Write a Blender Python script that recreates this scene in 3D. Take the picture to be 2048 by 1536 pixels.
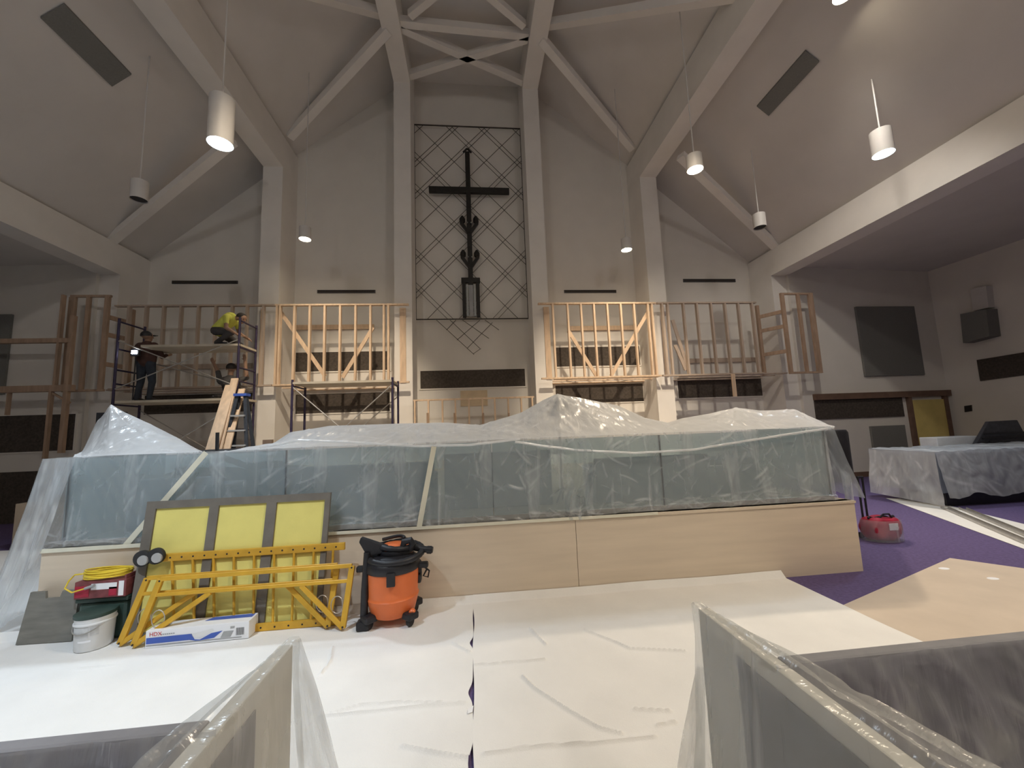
import bpy, bmesh, math, random
import numpy as np
from mathutils import Vector, Matrix, noise
from math import radians, sin, cos, pi, atan2, sqrt, hypot, exp
random.seed(7)
scn = bpy.context.scene
for o in list(bpy.data.objects): bpy.data.objects.remove(o)
COL = scn.collection

# ------------------------------------------------------------------ camera
F = 796.0; EYE = 1.65
def cam_axes(pitch, roll, yaw):
    fw = Vector((sin(yaw)*cos(pitch), cos(yaw)*cos(pitch), sin(pitch)))
    r0 = Vector((cos(yaw), -sin(yaw), 0)); d0 = fw.cross(r0)
    if d0.z > 0: d0 = -d0
    return cos(roll)*r0+sin(roll)*d0, -sin(roll)*r0+cos(roll)*d0, fw
AX, AD, AF = cam_axes(radians(6.73), radians(2.19), radians(5.87))
cd = bpy.data.cameras.new('camera'); cam = bpy.data.objects.new('camera', cd); COL.objects.link(cam)
cd.sensor_width = 36; cd.lens = F/2048*36; cd.clip_start = .05; cd.clip_end = 200
cam.matrix_world = Matrix(((AX.x, -AD.x, -AF.x, 0), (AX.y, -AD.y, -AF.y, 0), (AX.z, -AD.z, -AF.z, EYE), (0, 0, 0, 1)))
scn.camera = cam
def ray(x, y): return AX*(x-1024)+AD*(y-768)+AF*F
EY = Vector((0, 0, EYE))
def PZ(x, y, z=0.): d = ray(x, y); return EY+d*((z-EYE)/d.z)      # pixel on a level plane
def PY(x, y, Y): d = ray(x, y); return EY+d*(Y/d.y)               # pixel on a plane facing the nave
def PX(x, y, X): d = ray(x, y); return EY+d*(X/d.x)

# ------------------------------------------------------------------ world, exposure, lamps
vs = scn.view_settings; vs.view_transform = 'Standard'; vs.look = 'None'; vs.gamma = 1; vs.exposure = 0.6; vs.use_curve_mapping = False
w = bpy.data.worlds.new('world'); scn.world = w; w.use_nodes = True
w.node_tree.nodes['Background'].inputs[0].default_value = (.5, .5, .55, 1)
w.node_tree.nodes['Background'].inputs[1].default_value = .02
WARM = (1., .83, .62); COOL = (.74, .87, 1.); NEUT = (1., .92, .82)
def spot(name, loc, target, power, color, angle, blend=.6, radius=.15):
    l = bpy.data.lights.new(name, 'SPOT'); l.energy = power; l.color = color; l.spot_size = radians(angle); l.spot_blend = blend; l.shadow_soft_size = radius
    o = bpy.data.objects.new(name, l); COL.objects.link(o); o.location = loc
    o.rotation_euler = (Vector(target)-Vector(loc)).to_track_quat('-Z', 'Y').to_euler()
    return o
# lamp positions (fixtures are built further down): x, y, z, target, power, colour, cone
LAMPS = dict(
    cool_left=((-3.72, 6.0, 6.17), (-3.3, 5.2, 0), 420, COOL, 110),
    cool_right=((7.58, 6.0, 6.4), (7.2, 5.6, 0), 320, COOL, 100),
    warm_left=((-3.88, 9.5, 6.4), (-3.9, 9.2, 0), 70, WARM, 100),
    warm_right=((4.10, 9.5, 6.2), (4.1, 9.2, 0), 80, WARM, 100),
    warm_near=((4.57, 7.0, 6.7), (3.4, 5.8, 0), 520, WARM, 105),
)
# lamps of the nave over and behind the camera, and added fill
LAMPS.update(
    nave_left=((-3.3, .6, 6.6), (-3.4, 2.6, 0), 800, COOL, 64),
    nave_right=((3.6, .8, 6.6), (2.4, 3.4, 0), 520, (1., .86, .68), 110),
    high_left=((-1.2, 1.6, 10.6), (-3.3, 10.4, 2.0), 3600, WARM, 29),
    high_right=((2.6, 2.2, 10.6), (3.9, 10.4, 2.2), 3900, WARM, 30),
    flood_left=((-4.6, -4.5, 8.4), (-3.0, 11.4, 7.0), 300, (1., .95, .93), 130),  # both floods are unseen, added to raise the light on the end wall
    flood_right=((4.8, -4.5, 8.4), (3.0, 11.4, 7.0), 340, (1., .93, .88), 130),  # added unseen fill flood, like flood_left
    side_right=((6.3, 5.2, 8.6), (8.2, 9.0, 1.5), 330, NEUT, 90),
)
NAVE_FIX = [('flood_left', .3, .3, 'added unseen fill flood behind the camera on the left', 'bulbw', 9.6), ('flood_right', .3, .3, 'added unseen fill flood behind the camera on the right', 'bulbw', 9.6),
            ('nave_left', .17, .6, 'cool white pendant over the left pews', 'bulbc', 9.6), ('nave_right', .17, .6, 'warm pendant over the right pews', 'bulbw', 9.6),
            ('high_left', .2, .35, 'warm spotlight high over the aisle, left one', 'bulbw', 12.5), ('high_right', .2, .35, 'warm spotlight high over the aisle, right one', 'bulbw', 12.3),
            ('side_right', .15, .3, 'lamp under the right roof slope just above the picture', 'bulbw', 9.0)]

# ------------------------------------------------------------------ materials
def new_mat(name):
    m = bpy.data.materials.new(name); m.use_nodes = True
    return m, m.node_tree, m.node_tree.nodes['Principled BSDF']
def mat(name, col, rough=.7, metal=0., var=.12, scale=6., bump=.0, bscale=60., stretch=(1, 1, 1), spec=.4):
    m, nt, p = new_mat(name); N = nt.nodes; L = nt.links
    tc = N.new('ShaderNodeTexCoord'); mp = N.new('ShaderNodeMapping'); mp.inputs['Scale'].default_value = stretch
    L.new(tc.outputs['Object'], mp.inputs[0])
    nz = N.new('ShaderNodeTexNoise'); nz.inputs['Scale'].default_value = scale; nz.inputs['Detail'].default_value = 4; L.new(mp.outputs[0], nz.inputs[0])
    cr = N.new('ShaderNodeValToRGB'); c = Vector(col[:3])
    cr.color_ramp.elements[0].position = .3; cr.color_ramp.elements[1].position = .7
    cr.color_ramp.elements[0].color = (*(c*(1-var)), 1); cr.color_ramp.elements[1].color = (*[min(1, v*(1+var)) for v in c], 1)
    L.new(nz.outputs[0], cr.inputs[0]); L.new(cr.outputs[0], p.inputs['Base Color'])
    p.inputs['Roughness'].default_value = rough; p.inputs['Metallic'].default_value = metal; p.inputs['Specular IOR Level'].default_value = spec
    if bump:
        n2 = N.new('ShaderNodeTexNoise'); n2.inputs['Scale'].default_value = bscale; n2.inputs['Detail'].default_value = 3; L.new(mp.outputs[0], n2.inputs[0])
        b = N.new('ShaderNodeBump'); b.inputs['Strength'].default_value = bump; b.inputs['Distance'].default_value = .01
        L.new(n2.outputs[0], b.inputs['Height']); L.new(b.outputs[0], p.inputs['Normal'])
    return m
def plastic(name, lo, hi, scale=2.2, stretch=(1, 1, 1), rot=(0, 0, 0), tint=(.86, .89, .92), streak=.6, dist=.5):
    """clear polythene sheeting: see-through film with milky creases and a gloss"""
    m = bpy.data.materials.new(name); m.use_nodes = True; nt = m.node_tree; N = nt.nodes; L = nt.links
    N.remove(N['Principled BSDF']); out = N['Material Output']
    tc = N.new('ShaderNodeTexCoord'); mp = N.new('ShaderNodeMapping'); mp.inputs['Scale'].default_value = stretch; mp.inputs['Rotation'].default_value = rot
    L.new(tc.outputs['Object'], mp.inputs[0])
    nz = N.new('ShaderNodeTexNoise'); nz.inputs['Scale'].default_value = scale; nz.inputs['Detail'].default_value = 5; nz.inputs['Distortion'].default_value = dist; L.new(mp.outputs[0], nz.inputs[0])
    cr = N.new('ShaderNodeMapRange'); cr.inputs['From Min'].default_value = .55; cr.inputs['From Max'].default_value = .74; L.new(nz.outputs[0], cr.inputs[0])
    n2 = N.new('ShaderNodeTexNoise'); n2.inputs['Scale'].default_value = 1.3; n2.inputs['Detail'].default_value = 3; L.new(tc.outputs['Object'], n2.inputs[0])
    mr = N.new('ShaderNodeMapRange'); mr.inputs['From Min'].default_value = .3; mr.inputs['From Max'].default_value = .7; mr.inputs['To Min'].default_value = lo; mr.inputs['To Max'].default_value = hi; L.new(n2.outputs[0], mr.inputs[0])
    ml = N.new('ShaderNodeMath'); ml.operation = 'MULTIPLY_ADD'; ml.inputs[1].default_value = streak*(1-hi); L.new(cr.outputs[0], ml.inputs[0]); L.new(mr.outputs[0], ml.inputs[2]); ml.use_clamp = True
    at = N.new('ShaderNodeAttribute'); at.attribute_name = 'crease'
    m0 = N.new('ShaderNodeMath'); m0.operation = 'MULTIPLY_ADD'; m0.inputs[1].default_value = .75; m0.use_clamp = True; L.new(at.outputs['Fac'], m0.inputs[0]); L.new(ml.outputs[0], m0.inputs[2]); ml = m0
    bp = N.new('ShaderNodeBump'); bp.inputs['Strength'].default_value = .5; bp.inputs['Distance'].default_value = .05; L.new(nz.outputs[0], bp.inputs['Height'])
    tr = N.new('ShaderNodeBsdfTransparent'); tr.inputs[0].default_value = (.93, .95, .96, 1)
    df = N.new('ShaderNodeBsdfDiffuse'); df.inputs[0].default_value = (*tint, 1); L.new(bp.outputs[0], df.inputs['Normal'])
    tl = N.new('ShaderNodeBsdfTranslucent'); tl.inputs[0].default_value = (*tint, 1); L.new(bp.outputs[0], tl.inputs['Normal'])
    gl = N.new('ShaderNodeBsdfGlossy'); gl.inputs['Roughness'].default_value = .22; L.new(bp.outputs[0], gl.inputs['Normal'])
    m1 = N.new('ShaderNodeMixShader'); m1.inputs[0].default_value = .4; L.new(df.outputs[0], m1.inputs[1]); L.new(tl.outputs[0], m1.inputs[2])
    m2 = N.new('ShaderNodeMixShader'); m2.inputs[0].default_value = .2; L.new(m1.outputs[0], m2.inputs[1]); L.new(gl.outputs[0], m2.inputs[2])
    m3 = N.new('ShaderNodeMixShader'); L.new(ml.outputs[0], m3.inputs[0]); L.new(tr.outputs[0], m3.inputs[1]); L.new(m2.outputs[0], m3.inputs[2])
    L.new(m3.outputs[0], out.inputs[0])
    return m
def glass_mat(name, col, op):
    m = bpy.data.materials.new(name); m.use_nodes = True; nt = m.node_tree; N = nt.nodes; L = nt.links
    N.remove(N['Principled BSDF']); out = N['Material Output']
    tr = N.new('ShaderNodeBsdfTransparent'); tr.inputs[0].default_value = (.75, .85, .88, 1)
    df = N.new('ShaderNodeBsdfDiffuse'); df.inputs[0].default_value = (*col, 1)
    gl = N.new('ShaderNodeBsdfGlossy'); gl.inputs['Roughness'].default_value = .12
    nz = N.new('ShaderNodeTexNoise'); nz.inputs['Scale'].default_value = 1.1
    mr = N.new('ShaderNodeMapRange'); mr.inputs['To Min'].default_value = op-.08; mr.inputs['To Max'].default_value = op+.08; L.new(nz.outputs[0], mr.inputs[0])
    m1 = N.new('ShaderNodeMixShader'); m1.inputs[0].default_value = .15; L.new(df.outputs[0], m1.inputs[1]); L.new(gl.outputs[0], m1.inputs[2])
    m2 = N.new('ShaderNodeMixShader'); L.new(mr.outputs[0], m2.inputs[0]); L.new(tr.outputs[0], m2.inputs[1]); L.new(m1.outputs[0], m2.inputs[2])
    L.new(m2.outputs[0], out.inputs[0]); return m
def emit(name, col, s):
    m = bpy.data.materials.new(name); m.use_nodes = True; N = m.node_tree.nodes; p = N['Principled BSDF']
    p.inputs['Base Color'].default_value = (*col, 1); p.inputs['Emission Color'].default_value = (*col, 1); p.inputs['Emission Strength'].default_value = s
    return m
M = dict(
    wall=mat('wall_paint', (.76, .73, .68), .85, var=.03, scale=1.5, bump=.05, bscale=90),
    ceil=mat('ceiling_paint', (.68, .65, .62), .9, var=.04, scale=1.2, bump=.05, bscale=60),
    beam=mat('beam_paint', (.80, .77, .73), .8, var=.03, scale=2),
    carpet=mat('purple_carpet', (.11, .08, .19), .95, var=.18, scale=30, bump=.4, bscale=300),
    cloth=mat('canvas_drop_cloth', (.80, .79, .77), .95, var=.03, scale=3, bump=.25, bscale=140),
    paper=mat('white_floor_paper', (.76, .75, .72), .9, var=.03, scale=3),
    board=mat('tan_hardboard', (.58, .49, .40), .75, var=.06, scale=2.5),
    stage=mat('pale_maple_panel', (.67, .57, .45), .55, var=.06, scale=3, stretch=(.35, 1, 4), bump=.03),
    stagetop=mat('stage_floor', (.42, .34, .26), .6, var=.08, scale=3),
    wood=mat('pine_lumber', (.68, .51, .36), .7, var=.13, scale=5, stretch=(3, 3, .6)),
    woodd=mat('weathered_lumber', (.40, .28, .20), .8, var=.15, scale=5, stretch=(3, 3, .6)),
    ply=mat('plywood', (.66, .53, .36), .75, var=.08, scale=4),
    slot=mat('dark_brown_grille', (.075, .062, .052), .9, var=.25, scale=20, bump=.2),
    vent=mat('charcoal_vent', (.085, .085, .09), .6, var=.1),
    trimw=mat('dark_wood_trim', (.17, .105, .075), .6, var=.15, scale=5),
    door=mat('yellow_oak_door', (.68, .55, .20), .5, var=.08, scale=3),
    panel=mat('grey_acoustic_fabric', (.20, .20, .19), .95, var=.06, scale=40, bump=.2, bscale=200),
    steel=mat('dark_blue_scaffold_steel', (.045, .035, .075), .45, .3, var=.2, scale=12),
    galv=mat('galvanised_steel', (.48, .46, .43), .4, .7, var=.12, scale=10),
    plank=mat('scaffold_plank', (.50, .44, .35), .8, var=.12, scale=5),
    yel=mat('yellow_frame_paint', (.62, .36, .04), .42, .1, var=.10, scale=9),
    yelpan=mat('yellow_panel_board', (.74, .66, .20), .7, var=.05, scale=4, bump=.05),
    greyfr=mat('grey_wood_frame', (.16, .145, .125), .7, var=.12, scale=8),
    black=mat('black_plastic', (.018, .018, .022), .45, var=.2, scale=14),
    rubber=mat('black_rubber', (.025, .025, .027), .7, var=.2, scale=14),
    orange=mat('orange_plastic', (.72, .17, .05), .38, var=.05, scale=5),
    white=mat('white_plastic', (.74, .75, .76), .45, var=.05, scale=6),
    grey2=mat('faint_grey_print', (.55, .56, .57), .5, var=.12, scale=30),
    woodp=mat('hazed_dim_lumber', (.47, .38, .31), .8, var=.08, scale=5, stretch=(3, 3, .6)),  # same lumber, with the dimness and haze of its bays put into the colour
    grey=mat('grey_plastic', (.36, .37, .38), .6, var=.08, scale=6),
    card=mat('white_cardboard', (.84, .85, .88), .6, var=.02),
    blue=mat('blue_print', (.06, .12, .46), .5, var=.05),
    red=mat('red_print', (.55, .05, .05), .5, var=.05),
    redc=mat('red_nylon', (.38, .02, .05), .6, var=.25, scale=12, bump=.2),
    maroon=mat('maroon_carton', (.20, .055, .06), .6, var=.25, scale=18),
    green=mat('dark_green_plastic', (.035, .065, .055), .5, var=.15, scale=8),
    crate=mat('grey_weathered_box', (.19, .185, .165), .8, var=.18, scale=4, stretch=(1, 1, 5)),
    cord=mat('yellow_cord', (.78, .58, .05), .5, var=.1),
    bronze=mat('dark_bronze', (.030, .028, .026), .5, .5, var=.2, scale=10),
    silver=mat('dull_pewter', (.30, .31, .31), .35, .8, var=.1),
    lattice=mat('dark_wire', (.075, .066, .056), .6, .2, var=.1),
    bench2=mat('charcoal_fabric', (.06, .06, .07), .9, var=.15, scale=14),
    bench=mat('slate_upholstery', (.16, .18, .22), .9, var=.1, scale=8),
    skin=mat('skin', (.30, .18, .12), .6, var=.05), hair=mat('dark_hair', (.02, .016, .014), .8, var=.1),
    shirt=mat('yellow_shirt', (.62, .64, .12), .9, var=.08, scale=12), jeans=mat('dark_trousers', (.06, .055, .055), .9, var=.15, scale=12),
    brown=mat('brown_jacket', (.07, .035, .028), .9, var=.15, scale=12), tee=mat('charcoal_tee', (.075, .07, .068), .9, var=.12, scale=12),
    navy=mat('navy_trousers', (.035, .042, .055), .9, var=.2, scale=12),
    tape=mat('cream_masking_tape', (.72, .70, .58), .7, var=.05),
    fixture=mat('white_lamp_body', (.62, .60, .58), .5, var=.03),
    bulbw=emit('warm_lamp', (1., .86, .62), 40.), bulbc=emit('cool_lamp', (.75, .93, 1.), 9.), led=emit('white_led', (.85, .92, 1.), 25.),
    glass=glass_mat('smoky_glass', (.46, .53, .54), .36),
    film=plastic('clear_film', .20, .36, 2.2, (3.2, 1, .5), (0, .7, 0), streak=.55, dist=.8),
    film2=plastic('layered_film', .62, .85, 3.0, (2.4, .8, .8), (0, 0, .4), tint=(.93, .94, .95), streak=.6, dist=.6),
    film3=plastic('side_film', .3, .52, 2.4, (3, 3, .4), streak=.6, dist=.6),
    film4=plastic('pew_film', .42, .62, 2.4, (4, .6, .5), (0, .45, 0), tint=(.66, .67, .71), streak=.6, dist=.5),
    film5=plastic('console_film', .4, .6, 2.2, (3, 1.5, .6), (0, .6, 0), streak=.5, dist=.6),
)

# ------------------------------------------------------------------ mesh helpers
def crinkle(o, segs, push=.0, nrm=None, flat=None):
    """fold lines of the film: each segment (p, q, width, strength) whitens and lifts the sheet along it"""
    me = o.data; n = len(me.vertices); co = np.empty(n*3); me.vertices.foreach_get('co', co); co = co.reshape(-1, 3)+np.array(o.location)
    val = np.zeros(n)
    for p, q, wd, st in segs:
        p, q = np.array(p), np.array(q); ab = q-p; L2 = max(ab @ ab, 1e-9); t = np.clip((co-p) @ ab/L2, 0, 1)
        bow = np.sin(t*pi)*.06*sqrt(L2)*(1 if st > 0 else -1); st = abs(st)
        d = co-(p+t[:, None]*ab); d[:, 2] += bow
        if flat is not None: d[:, flat] = 0
        val = np.maximum(val, st*np.exp(-((d*d).sum(1))/wd**2)*np.clip(np.sin(np.clip(t, .02, .98)*pi), 0, 1)**.5)
    a = me.attributes.new('crease', 'FLOAT', 'POINT'); a.data.foreach_set('value', val)
    if push and nrm is not None:
        co = co-np.array(o.location)+val[:, None]*np.array(nrm)*push; me.vertices.foreach_set('co', co.ravel()); me.update()
    return o
def rand_segs(rg, n, lo, hi, angs, lens, wd=(.005, .012), st=(.25, .8), plane='xz'):
    out = []
    for _ in range(n):
        c = Vector([rg.uniform(a, b) for a, b in zip(lo, hi)]); a = radians(rg.choice(angs)+rg.gauss(0, 12)); l = rg.uniform(*lens)/2
        d = Vector((cos(a), 0, sin(a))) if plane == 'xz' else Vector((cos(a), sin(a), 0)) if plane == 'xy' else Vector((0, cos(a), sin(a)))
        out.append((tuple(c-d*l), tuple(c+d*l), rg.uniform(*wd), rg.uniform(*st)*rg.choice((-1, 1))))
    return out
class B:
    def __init__(s): s.v = []; s.f = []
    def add(s, vs, fs):
        n = len(s.v); s.v += [Vector(v) for v in vs]; s.f += [tuple(i+n for i in f) for f in fs]; return s
    def box(s, c, size, R=None):
        x, y, z = [d/2 for d in size]; P = [Vector((a*x, b*y, e*z)) for e in (-1, 1) for b in (-1, 1) for a in (-1, 1)]
        if R is not None: P = [R @ p for p in P]
        c = Vector(c); return s.add([p+c for p in P], [(0, 2, 3, 1), (4, 5, 7, 6), (0, 1, 5, 4), (2, 6, 7, 3), (0, 4, 6, 2), (1, 3, 7, 5)])
    def b2(s, lo, hi):
        lo = Vector(lo); hi = Vector(hi); return s.box((lo+hi)/2, hi-lo)
    def bar(s, p, q, w, h, up=(0, 0, 1)):
        p = Vector(p); q = Vector(q); d = (q-p); L = d.length; d.normalize(); up = Vector(up)
        if abs(d.dot(up)) > .98: up = Vector((0, 1, 0))
        x = d.cross(up).normalized(); y = x.cross(d)
        return s.box((p+q)/2, (w, L, h), Matrix((x, d, y)).transposed())
    def tube(s, pts, r, n=8, caps=True, closed=False):
        pts = [Vector(p) for p in pts]; k = len(pts); rs = r if isinstance(r, (list, tuple)) else [r]*k
        V = []; x = None
        for i, p in enumerate(pts):
            a = pts[i-1] if (i or closed) else p; b = pts[(i+1) % k] if (i < k-1 or closed) else p
            d = (b-a).normalized() if (b-a).length > 1e-9 else Vector((0, 0, 1))
            if x is None:
                x = d.orthogonal().normalized()
            else:
                x = (x-d*x.dot(d)); x = x.normalized() if x.length > 1e-6 else d.orthogonal().normalized()
            y = d.cross(x)
            V += [p+(x*cos(2*pi*j/n)+y*sin(2*pi*j/n))*rs[i] for j in range(n)]
        Fs = []
        for i in range(k if closed else k-1):
            for j in range(n):
                a = i*n+j; b = i*n+(j+1) % n; i2 = (i+1) % k
                Fs.append((a, b, i2*n+(j+1) % n, i2*n+j))
        if caps and not closed: Fs += [tuple(range(n))[::-1], tuple((k-1)*n+j for j in range(n))]
        return s.add(V, Fs)
    def cyl(s, p, q, r, r2=None, n=14): return s.tube([p, q], [r, r if r2 is None else r2], n)
    def lathe(s, prof, o=(0, 0, 0), n=28, R=None):
        o = Vector(o); V = []
        for r, z in prof:
            for j in range(n):
                p = Vector((r*cos(2*pi*j/n), r*sin(2*pi*j/n), z)); V.append((R @ p if R else p)+o)
        k = len(prof); Fs = [(i*n+j, i*n+(j+1) % n, (i+1)*n+(j+1) % n, (i+1)*n+j) for i in range(k-1) for j in range(n)]
        Fs += [tuple(range(n))[::-1], tuple((k-1)*n+j for j in range(n))]
        return s.add(V, Fs)
    def prism(s, poly, vec):
        poly = [Vector(p) for p in poly]; vec = Vector(vec); k = len(poly)
        return s.add(poly+[p+vec for p in poly], [tuple(range(k))[::-1], tuple(range(k, 2*k))]+[(i, (i+1) % k, k+(i+1) % k, k+i) for i in range(k)])
    def grid(s, fn, nu, nv):
        V = [fn(i/nu, j/nv) for j in range(nv+1) for i in range(nu+1)]; W = nu+1
        return s.add(V, [(j*W+i, j*W+i+1, (j+1)*W+i+1, (j+1)*W+i) for j in range(nv) for i in range(nu)])
    def build(s, name, m, parent=None, smooth=False, bevel=0., local=False, loc=None):
        me = bpy.data.meshes.new(name); o = bpy.data.objects.new(name, me); COL.objects.link(o)
        off = Vector((0, 0, 0))
        if parent is not None:
            o.parent = parent
            if not local: off = root_loc(parent)
        elif not local:
            xs = [v.x for v in s.v]; ys = [v.y for v in s.v]; zs = [v.z for v in s.v]
            off = Vector(((min(xs)+max(xs))/2, (min(ys)+max(ys))/2, min(zs))); o.location = off
        me.from_pydata([v-off for v in s.v], [], s.f)
        if not (m is None):
            for mm in (m if isinstance(m, list) else [m]): me.materials.append(M[mm] if isinstance(mm, str) else mm)
        bm = bmesh.new(); bm.from_mesh(me); bmesh.ops.recalc_face_normals(bm, faces=bm.faces); bm.to_mesh(me); bm.free()
        if smooth:
            me.polygons.foreach_set('use_smooth', [True]*len(me.polygons)); me.set_sharp_from_angle(angle=radians(40))
        if bevel:
            md = o.modifiers.new('bevel', 'BEVEL'); md.width = bevel; md.segments = 2; md.limit_method = 'ANGLE'
        return o
def root_loc(o):
    l = Vector((0, 0, 0))
    while o is not None: l = l+o.location; o = o.parent
    return l
def tag(o, label=None, cat=None, group=None, kind=None):
    if label: o['label'] = label
    if cat: o['category'] = cat
    if group: o['group'] = group
    if kind: o['kind'] = kind
    return o
def thing(name, loc, label, cat, group=None):
    o = bpy.data.objects.new(name, None); COL.objects.link(o); o.location = loc; o.empty_display_size = .1
    return tag(o, label, cat, group)
def struct(b, name, m, parent=None, **k):
    o = b.build(name, m, parent, **k)
    if parent is None: o['kind'] = 'structure'
    return o
def nz(x, y, z=0.): return noise.noise(Vector((x, y, z)))
def lerp(a, b, t): return a+(b-a)*t
def interp(pts, x):
    if x <= pts[0][0]: return pts[0][1]
    for (x0, y0), (x1, y1) in zip(pts, pts[1:]):
        if x <= x1: return y0+(y1-y0)*(x-x0)/(x1-x0)
    return pts[-1][1]

# ================================================================== THE SETTING
YW = 11.4; YP = 10.5; CX = .1            # end wall, pier fronts, axis of the nave
YB = -7.0
HS = .745; YS = 4.13                      # stage height, stage front
struct(B().b2((-15, YB, -.2), (15.5, 12.2, 0)), 'floor', 'carpet')
# roof section: beams along the nave, sloped ceiling between
X1, X2, X3 = 1.85, 5.25, 9.05
Z1, Z2, Z3 = 11.65, 8.95, 5.92           # undersides of the beams
def cslab(name, xa, za, xb, zb, t=.2):
    n = Vector((-(zb-za), 0, xb-xa)).normalized()*t
    if n.z < 0: n = -n
    struct(B().prism([(xa, YB, za), (xb, YB, zb), (xb, YB, zb)+n if False else Vector((xb, YB, zb))+n, Vector((xa, YB, za))+n], (0, 12.2-YB, 0)), name, 'ceil')
cslab('ceiling', CX-X1, Z1+.9, CX+X1, Z1+.9)
for sg, nm in ((-1, 'left'), (1, 'right')):
    cslab('ceiling', CX+sg*X1, Z1+.9, CX+sg*X2, Z2+.85)
    cslab('ceiling', CX+sg*X2, Z2+.85, CX+sg*X3, Z3+.65)
    cslab('ceiling', CX+sg*X3, Z3+.25, CX+sg*15.2, Z3+.05)
k = 0
for sg in (-1, 1):
    for X, Z, wd, hh in ((X1, Z1, .46, 1.0), (X2, Z2, .5, .9), (X3, Z3, .5, .75)):
        k += 1
        xo = CX+sg*X
        b = B().b2((xo-wd/2, YB, Z), (xo+wd/2, YW, Z+hh))                         # roof beam
        beam = struct(b, 'trim_%d' % k, 'beam')
        B().b2((xo-wd/2, YP, 0), (xo+wd/2, YW, Z)).build('pier', 'beam', beam)     # pier under it
# end wall
struct(B().b2((CX-X3, YW, 0), (CX+X3, YW+.3, 12.6)), 'wall_back', 'wall')
struct(B().b2((CX+X3+.2, YP-.1, 0), (14.0, YP+.2, 6.3)), 'wall_back_right', 'wall')
struct(B().b2((-15, YP-.1, 0), (CX-X3-.2, YP+.2, 6.3)), 'wall_back_left', 'wall')
struct(B().prism([(14.0, 10.4, 0), (14.75, YB, 0), (15.0, YB, 0), (14.25, 10.4, 0)], (0, 0, 6.3)), 'wall_right', 'wall')
struct(B().b2((-13.2, YB, 0), (-13.0, 10.5, 6.3)), 'wall_left', 'wall')
struct(B().b2((-15, YB-.2, 0), (15, YB, 13)), 'wall_rear', 'wall')
struct(B().b2((CX+X3+.45, YP-.13, 0), (12.7, YP-.1, .14)), 'baseboard_right', 'trimw')
# bracing between the roof beams
ZB = 11.9
k = 20
def brace(p, q, w=.16, h=.16):
    global k
    k += 1; struct(B().bar(p, q, w, h), 'trim_%d' % k, 'beam')
for a, b_ in (((820, 45), (1045, 68)), ((820, 62), (1040, 160)), ((1045, 78), (828, 147)), ((820, 30), (905, -40)), ((1048, 50), (960, -25))):
    pa, pb = PZ(*a, ZB), PZ(*b_, ZB)
    dx = pb.x-pa.x; xl, xr = CX-X1+.1, CX+X1-.1
    f = lambda X: pa+(pb-pa)*((X-pa.x)/dx)
    if abs(a[1]) < 40 or a[1] == 50:
        brace(pa, pb)
    else: brace(f(xl if dx > 0 else xr), f(xr if dx > 0 else xl), .18, .18)
def slopez(x):
    d = abs(x-CX)
    return lerp(Z1, Z2, (d-X1)/(X2-X1)) if d < X2 else lerp(Z2, Z3, (d-X2)/(X3-X2))
for sg in (-1, 1):
    xa, xb, xc = CX+sg*(X1+.1), CX+sg*(X2-.1), CX+sg*(X3-.1)
    brace((xa, 9.05, Z1+.05), (CX+sg*(X2-.3), 10.7, Z2+1.05), .2, .18)
    brace((xa, 8.9, Z1+.3), (xb, 5.9, Z2+.5), .18, .18)
    brace((CX+sg*(X2+.1), 8.9, Z2-.5), (xc, 10.3, Z3+.75), .2, .16)
# pieces in the slope: linear slots along the nave
def PSL(x, y, sg):
    a = Vector((CX+sg*X2, 0, Z2+.85)); n = (Vector((CX+sg*X3, 0, Z3+.65))-a).cross(Vector((0, 1, 0))); d = ray(x, y); return EY+d*(n.dot(a-EY)/n.dot(d))
def slope_slot(pa, pb, wd, label, name='ceiling_slot', lift=0.):
    sg = 1 if pa[0] > 900 else -1; pa, pb = PSL(*pa, sg), PSL(*pb, sg); xc = (pa.x+pb.x)/2; y0, y1 = sorted((pa.y, pb.y))
    d = abs(xc-CX)
    za = lerp(Z2+.85, Z3+.65, (d-X2)/(X3-X2)); t = Vector((sg*(X3-X2), 0, (Z3+.65)-(Z2+.85))).normalized()
    c = Vector((xc, 0, za-.012-lift)); a = c-t*wd/2; e = c+t*wd/2
    mt = 'panel' if wd > .3 else 'vent'
    o = B().prism([(a.x, y0, a.z), (e.x, y0, e.z), (e.x, y1, e.z), (a.x, y1, a.z)], (0, 0, -.03)).build(name, mt)
    return tag(o, label, 'vent')
slope_slot((110, 15), (240, 160), .42, 'long dark slot in the left roof slope near the top of the picture')
slope_slot((1628, 112), (1522, 217), .34, 'long dark slot in the right roof slope above the bright lamp')
slope_slot((-60, 385), (102, 466), .2, 'narrow dark air slot low on the left roof slope')
slope_slot((1645, 480), (1750, 427), .2, 'narrow dark air slot low on the right roof slope')
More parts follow.
